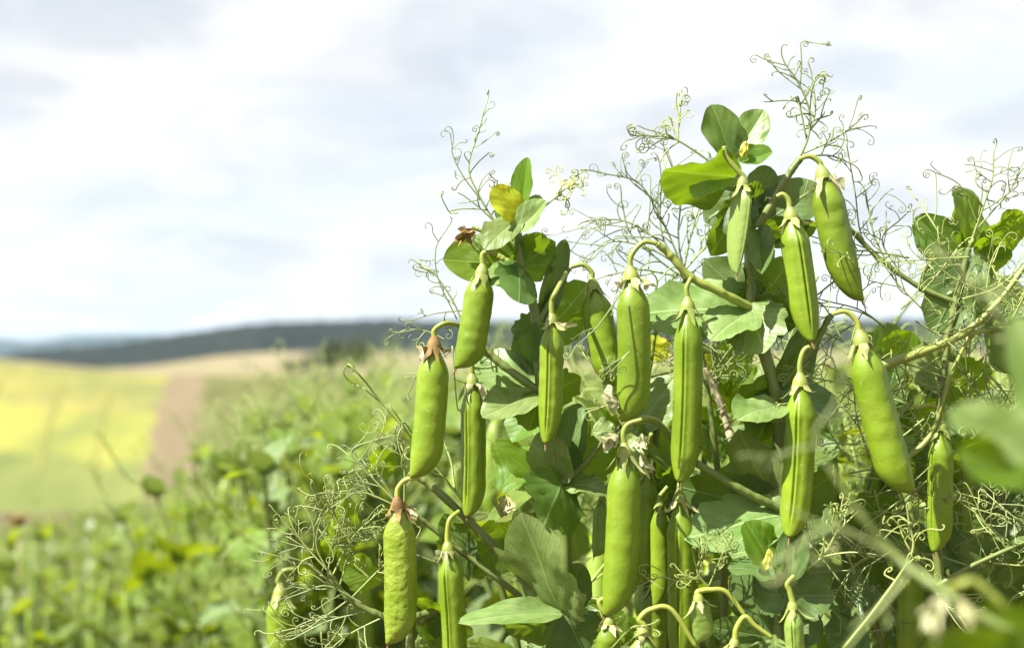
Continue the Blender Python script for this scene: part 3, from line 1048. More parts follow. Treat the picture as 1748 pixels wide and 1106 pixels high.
tendril(A, [(928, 354), (958, 328), (984, 302)], 13, 34, 5.0, 3.2, 3, 'tendril_young', turns=(0.8, 1.6), rc=3.4)
tendril(A, [(790, 552), (772, 512), (742, 468), (724, 458)], 7, 48, 4.6, 2.6, 4)
tendril(A, [(780, 545), (748, 476), (744, 425), (762, 392)], 3, 36, 3.2, 2.4, 5)
tendril(A, [(788, 530), (745, 535), (700, 547)], 2, 30, 3.2, 2.6, 6)
tendril(A, [(760, 580), (730, 566), (702, 562)], 3, 40, 3.6, 2.6, 7, start=0.5)
tendril(A, [(770, 598), (740, 622), (712, 640), (705, 655)], 3, 40, 3.2, 2.4, 8)
tendril(A, [(772, 590), (780, 690), (786, 700)], 2, 36, 3.0, 2.4, 9)
tendril(A, [(1060, 500, -0.03), (1022, 555, -0.04), (985, 590, -0.04)], 3, 42, 3.4, 2.6, 10)
tendril(A, [(1075, 600, -0.05), (1048, 625, -0.05)], 5, 34, 3.2, 2.4, 11)
bud(A, (812, 396), 14, 40, 200, -0.01, 'calyx_brown', 'withered_flower')
stem(A, [(850, 412), (825, 396), (806, 388)], 8, 6, 'stalk', 'peduncle', 8)
bud(A, (858, 880), 16, 34, 60, 0.0, 'calyx_dry', 'withered_flower')
stem(A, [(842, 850), (850, 866), (858, 882)], 7, 7, 'stalk', 'peduncle', 8)

# --- the tallest plant
B = Plant(root_under(1345, 1106, 0.02), 'tallest pea plant, its leafy top and long pods rising highest against the sky')
stem(B, down_to(B, 1340, 1150, 0.015) + [(1336, 1106, 0.015), (1330, 960, 0.01), (1330, 870, 0.006), (1331, 760, 0.004), (1322, 665), (1303, 596), (1284, 525), (1279, 455), (1277, 400), (1268, 340), (1254, 300), (1250, 272)], 27, 12)
leaf(B, (1248, 270), (1217, 177), 60, -12, 'green', fold=0.2, db=0.004)
leaf(B, (1252, 272), (1304, 186), 56, 14, 'pale', fold=0.25, db=0.006)
leaf(B, (1252, 302), (1130, 286), 76, -52, 'green', fold=0.3, curl=-0.05, wav=0.1, db=-0.008, dt=-0.02)
leaf(B, (1250, 302), (1186, 330), 42, 52, 'pale', fold=0.3, db=-0.006, dt=-0.02)
leaf(B, (1262, 276), (1318, 264), 34, 30, 'young', fold=0.5, curl=-0.15, db=-0.012)
leaf(B, (1276, 332), (1208, 372), 86, 20, 'blue', kind='stipule', db=0.012, fold=0.1)
leaf(B, (1268, 345), (1222, 430), 60, -20, 'green', kind='stipule', db=0.016)
leaf(B, (1282, 345), (1316, 284), 50, 0, 'blue', fold=0.3, db=0.014)
leaf(B, (1272, 340), (1306, 330), 50, -30, 'green', db=0.01)
leaf(B, (1296, 388), (1392, 318), 92, 16, 'blue', kind='stipule', db=0.012, fold=0.12)
leaf(B, (1296, 390), (1396, 402), 44, -45, 'green', db=0.004, curl=0.2)
leaf(B, (1292, 392), (1300, 458), 56, 12, 'blue', fold=0.7, db=-0.004, dt=-0.03)
leaf(B, (1290, 380), (1325, 330), 60, -30, 'green', db=0.018)
leaf(B, (1282, 527), (1104, 526), 94, 32, 'pale', kind='stipule', fold=0.12, db=0.002, dt=-0.01)
leaf(B, (1282, 520), (1212, 448), 82, 12, 'blue', kind='stipule', fold=0.1, db=0.012)
leaf(B, (1284, 522), (1350, 456), 112, -30, 'green', kind='stipule', fold=0.08, db=0.010, dt=0.006)
leaf(B, (1284, 528), (1352, 558), 74, -25, 'green', kind='stipule', db=0.004)
leaf(B, (1283, 530), (1298, 590), 88, 34, 'pale', kind='stipule', fold=-0.12, db=-0.008, dt=-0.02)
leaf(B, (1280, 530), (1215, 572), 60, 50, 'pale', db=-0.006, dt=-0.02)
leaf(B, (1326, 668), (1394, 556), 58, -15, 'blue', fold=0.3, db=0.008)
leaf(B, (1324, 668), (1254, 700), 84, -34, 'green', kind='stipule', db=0.006)
leaf(B, (1326, 680), (1300, 748), 92, -24, 'green', kind='stipule', fold=-0.15, db=0.004)
leaf(B, (1330, 672), (1436, 690), 58, 48, 'blue', kind='leaf', db=-0.002, curl=0.15)
leaf(B, (1334, 690), (1262, 704), 36, 65, 'pale', db=-0.012, dt=-0.03)
leaf(B, (1328, 872), (1172, 836), 92, 0, 'green', kind='stipule', fold=0.16, db=0.006)
leaf(B, (1326, 866), (1262, 752), 84, 34, 'pale', kind='stipule', fold=0.12, db=0.010, dt=-0.01)
leaf(B, (1328, 880), (1186, 908), 82, 42, 'pale', kind='stipule', fold=0.1, db=-0.008, dt=-0.015)
leaf(B, (1334, 868), (1420, 820), 80, -25, 'green', kind='stipule', db=0.014)
leaf(B, (1082, 742, 0), (1146, 640), 62, 42, 'pale', fold=0.15, db=0.024)
leaf(B, (1150, 805), (1098, 722), 46, -45, 'young', db=0.02)
leaf(B, (1160, 800), (1120, 830), 40, -40, 'green', db=0.016)
stem(B, [(1281, 525, -0.004), (1232, 500, -0.012), (1180, 474, -0.016), (1144, 436, -0.018), (1122, 416, -0.02)], 15, 11, 'stalk', 'peduncle', 10)
stem(B, [(1294, 388, -0.004), (1330, 328, -0.008), (1352, 290, -0.01), (1366, 272, -0.01)], 14, 11, 'stem', 'peduncle', 10)
stem(B, [(1331, 868, -0.006), (1262, 834, -0.012), (1188, 790, -0.016)], 15, 13, 'stem', 'peduncle', 10)
stem(B, [(1336, 660, 0.0), (1388, 592, -0.01), (1412, 548, -0.012), (1420, 538, -0.012)], 11, 10, 'stem', 'peduncle', 10)
pod(B, (1077, 470), (1078, 722), 60, 8, 'pod', bend=(12, 0), cal='calyx_dry', ped=[(1078, 436), (1098, 414), (1122, 416)], db=-0.02, puff=0.01, pedmat='stalk')
pod(B, (1174, 522), (1166, 822), 56, 66, 'pod', bend=(8, 0), cal='calyx', ped=[(1172, 492), (1180, 474)], db=-0.02, thick=0.98, flare=1.3, puff=0.01)
pod(B, (1268, 312), (1246, 466), 47, 128, 'pod_pale', taper=0.5, bend=(6, 0), cal='calyx', ped=[(1258, 290), (1240, 268), (1236, 250)], db=-0.03, thick=0.55, callen=1.4, flare=1.2, puff=0.01)
pod(B, (1350, 368), (1380, 582), 56, 96, 'pod', taper=0.66, bend=(2, 0), cal='calyx_dry', ped=[(1346, 342), (1336, 332), (1326, 336)], db=-0.024, thick=0.98, flare=1.5, puff=0.01)
pod(B, (1404, 298), (1452, 518), 58, 170, 'pod', bend=(-2, 0), taper=0.6, cal='calyx_dry', ped=[(1398, 276), (1382, 267), (1364, 272)], db=-0.016, pedmat='yellow_stalk', callen=1.3)
pod(B, (1470, 580), (1538, 846), 64, 175, 'pod', bend=(-6, 0), cal='calyx_dry', ped=[(1462, 548), (1444, 532), (1420, 536)], db=-0.03, pedmat='yellow_stalk', puff=0.03)
pod(B, (1366, 652), (1352, 915), 60, 66, 'pod', bend=(10, 0), cal='calyx', ped=[(1366, 618), (1374, 596), (1392, 590)], db=-0.026, thick=0.95, flare=1.7)
pod(B, (1160, 850), (1162, 1130), 54, 68, 'pod', bend=(6, 0), cal='calyx_dry', ped=[(1162, 818, 0.004), (1174, 796, 0.01), (1190, 792, 0.01)], db=-0.012, thick=0.98, flare=1.5)
tendril(B, [(1246, 300, 0.01), (1174, 250, 0.01), (1140, 234, 0.01), (1088, 232, 0.01)], 15, 44, 5.2, 3.0, 21, 'tendril_young', turns=(0.7, 1.7), rc=3.8, start=0.45)
tendril(B, [(1158, 244, 0.01), (1158, 210, 0.01), (1162, 178, 0.01)], 8, 36, 4.2, 2.8, 22, 'tendril_young', turns=(0.7, 1.7), rc=3.8)
tendril(B, [(1364, 272), (1380, 232), (1382, 190), (1362, 140), (1342, 112)], 14, 66, 6.0, 3.0, 23, start=0.2)
tendril(B, [(1376, 240), (1392, 190), (1386, 130)], 9, 48, 4.0, 2.8, 24)
tendril(B, [(1366, 268), (1416, 266), (1458, 282)], 5, 52, 4.8, 2.8, 25)
tendril(B, [(1372, 262), (1420, 240), (1452, 218)], 7, 56, 4.4, 2.8, 26)
tendril(B, [(1342, 112), (1312, 104), (1298, 98)], 1, 20, 3.0, 2.6, 27)
bud(B, (1268, 270), 16, 26, 80, -0.016, 'bud')

# --- the thicket of threads behind the tallest plant
Fp = Plant(root_under(1190, 1106, 0.09), 'leafless pea plant, a wiry thicket of curling tendrils beside the tallest plant')
stem(Fp, down_to(Fp, 1236, 1150, 0.07) + [(1236, 1106, 0.07), (1232, 900, 0.07), (1218, 740, 0.06), (1196, 600, 0.06), (1168, 470, 0.06)], 15, 9)
paths = [[(1166, 470), (1150, 420), (1118, 352), (1086, 310), (1030, 296)], [(1164, 460), (1158, 400), (1162, 330), (1148, 285)],
         [(1160, 455), (1130, 400), (1128, 330), (1136, 290)], [(1168, 455), (1180, 400), (1196, 350), (1222, 318)],
         [(1158, 452), (1108, 424), (1050, 412), (1012, 430)], [(1156, 440), (1104, 396), (1060, 376), (1012, 376)],
         [(1170, 460), (1196, 430), (1216, 408)], [(1150, 470), (1090, 460), (1040, 470)], [(1160, 470), (1120, 440), (1076, 398), (1062, 350)]]
for i, p in enumerate(paths):
    tendril(Fp, p, 9, 70, 5.0, 2.8, 40 + i, db=0.05, sub=0.6, mat='tendril_young' if i == 6 else 'tendril')
for i in range(12):
    r = np.random.RandomState(300 + i)
    x0, y0 = 1212 + r.randn() * 10, 700 - i * 12
    tendril(Fp, [(x0, y0), (x0 + r.randn() * 30, y0 - 50), (x0 + r.randn() * 60, y0 - 90 - r.rand() * 40)], 8, 60, 4.2, 2.6, 60 + i, db=0.06, sub=0.6)
for (b, t, w, ti, m) in [((1200, 640), (1190, 590), 40, -30, 'yellow'), ((1215, 690), (1262, 660), 50, -40, 'young'), ((1130, 610), (1112, 575), 40, -20, 'yellow'),
                         ((1225, 730), (1180, 700), 46, -40, 'young'), ((1232, 850), (1280, 790), 70, -30, 'green'), ((1225, 780), (1205, 720), 50, -20, 'green')]:
    leaf(Fp, b, t, w, ti, m, kind='stipule', db=0.08)

# --- the plant at the picture's right edge
Cp = Plant(root_under(1625, 1106, 0.02), 'pea plant with three sunlit pointed leaves over a mesh of tendrils')
stem(Cp, down_to(Cp, 1612, 1150, 0.02) + [(1606, 1106, 0.02), (1600, 900, 0.02), (1604, 720, 0.02), (1618, 580, 0.02), (1640, 480, 0.02), (1654, 424, 0.02)], 20, 11)
leaf(Cp, (1652, 424), (1648, 318), 74, -32, 'young', db=0.03)
leaf(Cp, (1640, 440), (1563, 372), 60, -26, 'green', db=0.03)
leaf(Cp, (1662, 430), (1756, 372), 66, -36, 'young', db=0.03)
leaf(Cp, (1664, 440), (1730, 440), 40, -30, 'young', db=0.034)
leaf(Cp, (1650, 452), (1600, 560), 90, 14, 'blue', kind='stipule', db=0.02)
leaf(Cp, (1648, 450), (1576, 490), 60, 20, 'blue', kind='stipule', db=0.026)
leaf(Cp, (1660, 455), (1680, 520), 60, 0, 'pale', kind='stipule', db=0.03)
leaf(Cp, (1612, 640), (1560, 600), 80, 10, 'pale', kind='stipule', db=0.03)
leaf(Cp, (1612, 650), (1690, 640), 80, -30, 'young', kind='stipule', db=0.04)
leaf(Cp, (1602, 780), (1690, 800), 110, -34, 'young', kind='stipule', db=0.05)
leaf(Cp, (1700, 800), (1760, 860), 110, -34, 'young', kind='stipule', db=0.06)
leaf(Cp, (1606, 700), (1560, 720), 60, -30, 'young', kind='stipule', db=0.05)
leaf(Cp, (1520, 900), (1470, 850), 90, -25, 'green', kind='stipule', db=0.05)
leaf(Cp, (1560, 960), (1530, 900), 90, -25, 'green', kind='stipule', db=0.05)
leaf(Cp, (1480, 1000), (1440, 1040), 80, 30, 'blue', kind='stipule', db=0.02)
leaf(Cp, (1470, 1080), (1420, 1106), 80, 30, 'blue', kind='stipule', db=0.02)
stem(Cp, [(1505, 625, 0.0), (1570, 602, 0.0), (1640, 572, 0.0), (1700, 520, 0.0), (1760, 440, 0.0)], 17, 8, 'stalk', 'petiole', 10)
stem(Cp, [(1640, 572, 0.0), (1690, 562, 0.004), (1760, 540, 0.008)], 10, 6, 'stalk', 'petiole', 10)
stem(Cp, [(1545, 785, 0.01), (1590, 740, 0.01), (1620, 650, 0.01), (1660, 560, 0.01)], 11, 6, 'stalk', 'petiole', 10)
stem(Cp, [(1600, 1000, -0.01), (1660, 965, -0.01), (1760, 920, -0.01)], 10, 6, 'stem', 'petiole', 10)
stem(Cp, [(1440, 380, 0.02), (1500, 440, 0.02), (1570, 490, 0.02), (1640, 520, 0.02)], 8, 10, 'stem', 'petiole', 10)
pod(Cp, (1606, 728), (1604, 940), 52, 40, 'pod', cal='calyx', ped=[(1606, 705), (1590, 692), (1560, 696)], db=0.012, pedmat='yellow_stalk')
pod(Cp, (1652, 760), (1648, 900), 30, 40, 'pod', cal='calyx', ped=[(1652, 745), (1660, 740)], db=0.04)
pod(Cp, (1556, 940), (1552, 1120), 50, 20, 'pod', cal='calyx_dry', ped=[(1556, 915), (1570, 905)], db=0.03)
pod(Cp, (1690, 520), (1712, 640), 40, 160, 'pod_pale', cal='calyx', ped=[(1690, 500), (1700, 490)], db=0.05)
tendril(Cp, [(1654, 424), (1676, 360), (1694, 306), (1696, 272)], 12, 56, 5.6, 2.8, 80, db=0.02)
tendril(Cp, [(1668, 380), (1640, 318), (1592, 292)], 2, 24, 3.4, 2.6, 81, db=0.02)
tendril(Cp, [(1660, 400), (1720, 330), (1738, 300)], 6, 56, 4.0, 2.8, 82, db=0.02)
tendril(Cp, [(1500, 450), (1470, 400), (1460, 330), (1446, 250)], 6, 48, 4.4, 2.6, 83, db=0.02)
tendril(Cp, [(1520, 460), (1492, 400), (1478, 330)], 8, 50, 4.4, 2.6, 84, 'tendril_young', db=0.02)
tendril(Cp, [(1540, 470), (1506, 410), (1540, 372)], 7, 46, 4.0, 2.6, 85, db=0.02)
for i in range(30):
    r = np.random.RandomState(500 + i)
    x0, y0 = 1430 + r.rand() * 300, 430 + r.rand() * 570
    an = r.rand() * 6.28
    Lp = 90 + r.rand() * 90
    p1 = (x0 + math.cos(an) * Lp * 0.5 + r.randn() * 14, y0 + math.sin(an) * Lp * 0.5 + r.randn() * 14, r.randn() * 0.01)
    p2 = (x0 + math.cos(an) * Lp, y0 + math.sin(an) * Lp, r.randn() * 0.015)
    tendril(Cp, [(x0, y0), p1, p2], 7, 78, 4.6, 2.6, 90 + i, db=0.0 + r.rand() * 0.05, sub=0.6, mat='tendril' if i % 3 else 'tendril_young')

# more of the tangle round that plant
r = np.random.RandomState(4242)
for i in range(34):
    x0, y0 = r.uniform(1400, 1745), r.uniform(560, 1090)
    an = r.rand() * 6.28
    Lf = r.uniform(55, 95)
    leaf(Cp, (x0, y0), (x0 + math.cos(an) * Lf, y0 - math.sin(an) * Lf), Lf * r.uniform(0.7, 0.95), r.uniform(-45, 45), ['green', 'green', 'blue', 'young', 'pale', 'green'][i % 6],
         kind='stipule' if i % 3 else 'leaf', db=r.uniform(0.05, 0.13), dt=r.uniform(-0.02, 0.02))
for i in range(6):
    x0 = 1430 + i * 56 + r.randn() * 12; y0 = r.uniform(560, 820)
    stem(Cp, [(x0 + r.randn() * 50, 1160, 0.09), (x0 + r.randn() * 25, (y0 + 1106) / 2, 0.08), (x0, y0, 0.075)], 12, 7, 'stem', 'branch', 8)
for i in range(16):
    x0, y0 = r.uniform(1400, 1740), r.uniform(560, 1080)
    an = r.rand() * 6.28; Lp = r.uniform(90, 190)
    tendril(Cp, [(x0, y0), (x0 + math.cos(an) * Lp * 0.5 + r.randn() * 18, y0 + math.sin(an) * Lp * 0.5 + r.randn() * 18), (x0 + math.cos(an) * Lp, y0 + math.sin(an) * Lp)], 6, 80, 4.6, 2.8, 700 + i,
            db=r.uniform(-0.01, 0.06), sub=0.6, mat='tendril_young' if i % 2 else 'tendril')

for i in range(16):
    x0, y0 = r.uniform(1420, 1745), r.uniform(430, 980)
    an = r.rand() * 6.28; Lp = r.uniform(80, 160)
    tendril(Cp, [(x0, y0), (x0 + math.cos(an) * Lp * 0.5 + r.randn() * 18, y0 + math.sin(an) * Lp * 0.5 + r.randn() * 18), (x0 + math.cos(an) * Lp, y0 + math.sin(an) * Lp)], 8, 64, 4.0, 2.4, 760 + i,
            db=r.uniform(-0.02, 0.03), sub=0.7, mat='tendril_young')

# --- the low plant in front
Dp = Plant(root_under(1330, 1106, -0.05), 'low glaucous pea shoot with one bright young leaf at the bottom edge')
stem(Dp, down_to(Dp, 1326, 1150, -0.03) + [(1326, 1106, -0.03), (1326, 1060, -0.03), (1322, 1010, -0.03), (1318, 980, -0.03)], 12, 9)
leaf(Dp, (1326, 984), (1279, 888), 62, -42, 'young', db=-0.034, fold=0.2)
leaf(Dp, (1322, 980), (1244, 962), 30, 62, 'blue', db=-0.04, curl=0.1)
leaf(Dp, (1350, 990), (1356, 896), 52, 14, 'blue', db=-0.03, fold=0.4)
leaf(Dp, (1318, 1080), (1258, 972), 70, 16, 'blue', kind='leaf', db=-0.028)
leaf(Dp, (1322, 1016), (1300, 1044), 46, 10, 'blue', kind='stipule', db=-0.04)
leaf(Dp, (1342, 1018), (1418, 1016), 74, 14, 'blue', kind='stipule', db=-0.026)
leaf(Dp, (1318, 1010), (1298, 980), 36, 14, 'pale', db=-0.03)
leaf(Dp, (1318, 1088), (1214, 1070), 50, 6, 'green', db=-0.028)
leaf(Dp, (1324, 1096), (1330, 1130), 70, 40, 'pale', kind='stipule', db=-0.036)
leaf(Dp, (1340, 1090), (1400, 1050), 60, 20, 'blue', kind='leaf', db=-0.01)
pod(Dp, (1353, 1034), (1362, 1180), 42, 70, 'pod_pale', cal='calyx', ped=[(1348, 1008), (1344, 996), (1356, 982)], db=-0.05, flare=1.4, callen=1.3, pedmat='yellow_stalk')
pod(Dp, (1254, 1096), (1240, 1200), 40, 60, 'pod_pale', cal='calyx', ped=[(1258, 1070), (1272, 1052), (1290, 1068), (1318, 1088)], db=-0.045, pedmat='yellow_stalk')
pod(Dp, (1192, 1020), (1204, 1094), 42, 20, 'pod_pale', cal='petal', ped=[(1196, 1008), (1212, 1006), (1240, 1010), (1272, 1050)], db=-0.04, pedmat='yellow_stalk', thick=0.3, callen=1.5)
bud(Dp, (1308, 972), 16, 30, 80, -0.05, 'bud')
tendril(Dp, [(1376, 972), (1406, 946), (1430, 902), (1436, 870)], 16, 40, 6.0, 3.0, 130, 'tendril_young', db=-0.03, rc=3.6, turns=(0.6, 1.4))
tendril(Dp, [(1212, 1006), (1190, 975), (1200, 945)], 9, 48, 4.4, 2.8, 131, 'tendril_young', db=-0.035)
tendril(Dp, [(1210, 1000), (1225, 965), (1235, 940)], 6, 40, 3.6, 2.6, 132, 'tendril_young', db=-0.035)
tendril(Dp, [(1440, 1106), (1500, 1030), (1556, 945), (1552, 890)], 11, 50, 8.0, 3.4, 133, 'tendril_young', db=-0.05, start=0.5)

# --- bottom centre plant
Ip = Plant(root_under(1090, 1106, 0.03), 'pea plant with fat pods and withered pale flowers low between the two tall stems')
stem(Ip, down_to(Ip, 1100, 1150, 0.03) + [(1100, 1106, 0.03), (1104, 960, 0.03), (1112, 830, 0.03), (1120, 740, 0.02), (1130, 720, 0.015)], 16, 9)
stem(Ip, [(1152, 755, 0.01), (1128, 726, 0.0), (1104, 714, -0.01), (1082, 722, -0.014)], 11, 12, 'stalk', 'peduncle', 10)
pod(Ip, (1066, 772), (1052, 1052), 60, 6, 'pod', bend=(8, 0), cal='calyx', ped=[(1064, 740), (1072, 724), (1096, 716)], db=-0.03, flare=1.2, callen=1.2, puff=0.02)
pod(Ip, (1104, 800), (1100, 1000), 46, 20, 'pod', cal='calyx', ped=[(1104, 775), (1112, 740, -0.01)], db=0.014)
pod(Ip, (1126, 858), (1128, 1034), 34, 10, 'pod', cal='calyx', ped=[(1128, 845), (1140, 830)], db=0.002, thick=0.8, puff=0.02)
pod(Ip, (1028, 850), (1024, 950), 30, 10, 'pod_pale', cal='calyx', ped=[(1030, 835), (1050, 820)], db=0.02)
pod(Ip, (1040, 1060), (1034, 1200), 46, 20, 'pod', cal='calyx_dry', ped=[(1028, 1040), (1024, 1024), (1048, 1018)], db=-0.03, pedmat='yellow_stalk', flare=1.6)
pod(Ip, (1098, 1078), (1092, 1240), 54, 20, 'pod_pale', cal='calyx_dry', ped=[(1092, 1056), (1110, 1040), (1146, 1040), (1190, 1106)], db=-0.045, pedmat='yellow_stalk', flare=1.3)
pod(Ip, (1118, 1000), (1116, 1140), 46, 20, 'pod', cal='calyx', ped=[(1118, 980), (1112, 960)], db=0.02)
bud(Ip, (1056, 744), 18, 34, 215, -0.036, 'petal', 'withered_flower')
bud(Ip, (1058, 690), 12, 42, 160, -0.03, 'petal', 'withered_flower')
bud(Ip, (1096, 740), 14, 36, 280, -0.03, 'petal', 'withered_flower')
bud(Ip, (1094, 775), 14, 44, 300, -0.02, 'petal', 'withered_flower')
leaf(Ip, (1050, 735), (1012, 735), 34, 40, 'pale', db=-0.024)
leaf(Ip, (1052, 728), (1020, 702), 34, -40, 'young', db=-0.018)
leaf(Ip, (1110, 840), (1118, 770), 60, -42, 'young', kind='stipule', db=0.03)
leaf(Ip, (1108, 850), (1160, 800), 60, -36, 'green', kind='stipule', db=0.04)
leaf(Ip, (1104, 960), (1050, 930), 70, -30, 'green', kind='stipule', db=0.05)
leaf(Ip, (1180, 850), (1150, 890), 60, 20, 'blue', kind='stipule', db=0.02)
tendril(Ip, [(1066, 730, -0.01), (1040, 696, -0.01), (1012, 700, -0.01)], 2, 30, 3.6, 2.6, 140, 'tendril_young', db=-0.02)
tendril(Ip, [(1044, 1106, -0.04), (1080, 1070, -0.05), (1108, 1072, -0.05)], 3, 34, 3.6, 2.6, 141, 'tendril_young', db=0)
tendril(Ip, [(1180, 1000, -0.02), (1130, 985, -0.02), (1090, 1000, -0.02)], 5, 50, 3.6, 2.6, 142, 'tendril_young', db=0)

# mostly light-coloured fill leaves, added further back to brighten the clump's shaded gaps
r = np.random.RandomState(818)
for i in range(46):
    x0, y0 = r.uniform(850, 1420), r.uniform(640, 1090)
    an = r.rand() * 6.28
    Lf = r.uniform(50, 90)
    leaf(Ip if i % 2 else B, (x0, y0), (x0 + math.cos(an) * Lf, y0 - math.sin(an) * Lf), Lf * r.uniform(0.6, 0.85), r.uniform(5, 50) if i % 3 else r.uniform(-45, -20), ['pale', 'young', 'young', 'blue', 'pale', 'young'][i % 6],
         kind='stipule' if i % 3 else 'leaf', db=r.uniform(0.06, 0.18), dt=r.uniform(-0.02, 0.02))

# --- the tendril bush on the near side of the low pods
Ep = Plant(root_under(640, 1106, 0.04), 'pea plant spreading a pale bush of tangled tendrils beside the wrinkled pod')
stem(Ep, down_to(Ep, 700, 1150, 0.03) + [(700, 1106, 0.03), (720, 1060, 0.03), (745, 1040, 0.025)], 16, 12)
stem(Ep, [(745, 1042, 0.025), (690, 1056, 0.015), (640, 1046, 0.012), (592, 1018, 0.01), (560, 975, 0.01)], 15, 9, 'stem', 'petiole', 10)
paths = [[(560, 975), (540, 930), (552, 880), (590, 850)], [(566, 985), (600, 920), (640, 880)], [(580, 1005), (520, 960), (470, 948)],
         [(570, 985), (520, 930), (500, 900)], [(560, 975), (570, 930), (600, 925)], [(600, 1020), (660, 960), (700, 930)],
         [(700, 880), (640, 820), (600, 770), (660, 745)], [(690, 870), (620, 840), (560, 840)], [(680, 865), (640, 800), (612, 790)],
         [(690, 860), (690, 800), (680, 760)], [(640, 1040), (560, 1060), (500, 1090)], [(600, 1020), (540, 1060), (470, 1080)],
         [(620, 1030), (560, 1000), (520, 1010)], [(580, 1000), (590, 950), (560, 910)], [(660, 1050), (600, 1080), (560, 1110)], [(600, 930), (570, 880), (560, 850)]]
for i, p in enumerate(paths):
    tendril(Ep, p, 9, 64, 4.4, 2.4, 160 + i, mat='tendril_young' if i % 2 else 'tendril', db=0.0 + 0.02 * (i % 3), sub=0.6)
leaf(Ep, (575, 935), (590, 850), 56, -40, 'young', kind='stipule', db=0.08)
leaf(Ep, (640, 985), (580, 960), 60, -30, 'young', kind='stipule', db=0.06)
leaf(Ep, (760, 1060), (690, 1030), 70, -45, 'young', kind='stipule', db=0.03)
leaf(Ep, (745, 1050), (800, 1086), 70, -35, 'green', kind='stipule', db=0.03)
leaf(Ep, (640, 800), (670, 770), 50, -30, 'young', kind='stipule', db=0.1)
pod(Ep, (478, 1010), (482, 1150), 50, 10, 'pod', cal='calyx', ped=[(474, 990), (484, 974), (505, 970)], db=0.22)
pod(Ep, (730, 1070), (732, 1200), 50, 10, 'pod', cal='calyx', ped=[(730, 1050), (740, 1040)], db=0.05)

# --- the plant close to the lens
Gp = Plant(root_under(1900, 1200, -0.40), 'blurred pea plant close to the lens, its big soft leaves at the bottom corner')
NEAR = -0.40
stem(Gp, down_to(Gp, 1800, 1300, NEAR) + [(1796, 1106, NEAR), (1790, 900, NEAR), (1784, 740, NEAR)], 11, 7)
leaf(Gp, (1782, 790), (1626, 700), 92, 34, 'pale', db=NEAR, fold=0.6, wav=0.12)
leaf(Gp, (1785, 790), (1640, 775), 90, -20, 'young', db=NEAR + 0.02)
leaf(Gp, (1782, 740), (1738, 540), 64, 10, 'pale', db=NEAR)
leaf(Gp, (1800, 1190), (1600, 1100), 150, -40, 'young', db=NEAR, kind='stipule', teeth=0)
leaf(Gp, (1790, 1130), (1690, 1040), 110, -40, 'young', db=NEAR, kind='stipule', teeth=0)
stem(Gp, [(1790, 1110, NEAR), (1690, 1060, NEAR), (1590, 995, NEAR + 0.01), (1530, 950, NEAR + 0.02), (1470, 880, NEAR + 0.02), (1420, 800, NEAR + 0.02)], 10, 5, 'stem', 'petiole', 10)
tendril(Gp, [(1470, 880), (1410, 790), (1392, 740), (1424, 690), (1440, 640)], 3, 40, 4.5, 3, 200, 'tendril', db=NEAR + 0.02, rc=5)
tendril(Gp, [(1530, 950), (1420, 900), (1340, 950)], 3, 40, 4, 3, 201, 'tendril', db=NEAR + 0.02, rc=5)
tendril(Gp, [(1560, 970), (1500, 1040), (1450, 1100)], 2, 40, 5, 3, 203, 'tendril', db=NEAR + 0.02, rc=5)
stem(Gp, [(1610, 1010, NEAR + 0.02), (1640, 998, NEAR), (1664, 994, NEAR), (1720, 1040, NEAR)], 8, 7, 'yellow_stalk', 'pedicel', 10)
bud(Gp, (1610, 1020), 12, 40, 240, NEAR, 'petal', 'withered_flower')
bud(Gp, (1640, 1020), 10, 40, 290, NEAR, 'calyx_dry', 'withered_flower')
tendril(Gp, [(1784, 640), (1700, 540), (1630, 450)], 3, 40, 5, 3, 202, 'tendril', db=NEAR + 0.02, rc=5)

# --- a dry straw wound round by a tendril
st = Plant(root_under(1262, 1106, 0.05), 'dry beige straw stalk wound round by a thin tendril', name='dry_stalk')
stem(st, down_to(st, 1300, 1150, 0.045) + [(1290, 1000, 0.045), (1262, 800, 0.045), (1246, 740, 0.045), (1226, 680, 0.045), (1204, 628, 0.045)], 22, 9, 'straw', 'stalk')
a0, a1 = P(1268, 812, FOCUS + 0.045), P(1228, 690, FOCUS + 0.045)
hel = []
for i in range(60):
    u = i / 59
    c = a0 * (1 - u) + a1 * u
    th = u * 6.28 * 5
    hel.append(c + (RM[:, 0] * math.cos(th) + FWD * math.sin(th)) * 0.0034)
mb = MB(); tube(mb, np.array(hel), 0.0006, 0.0005, 5)
st.part('tendril', mb, M['tendril'])

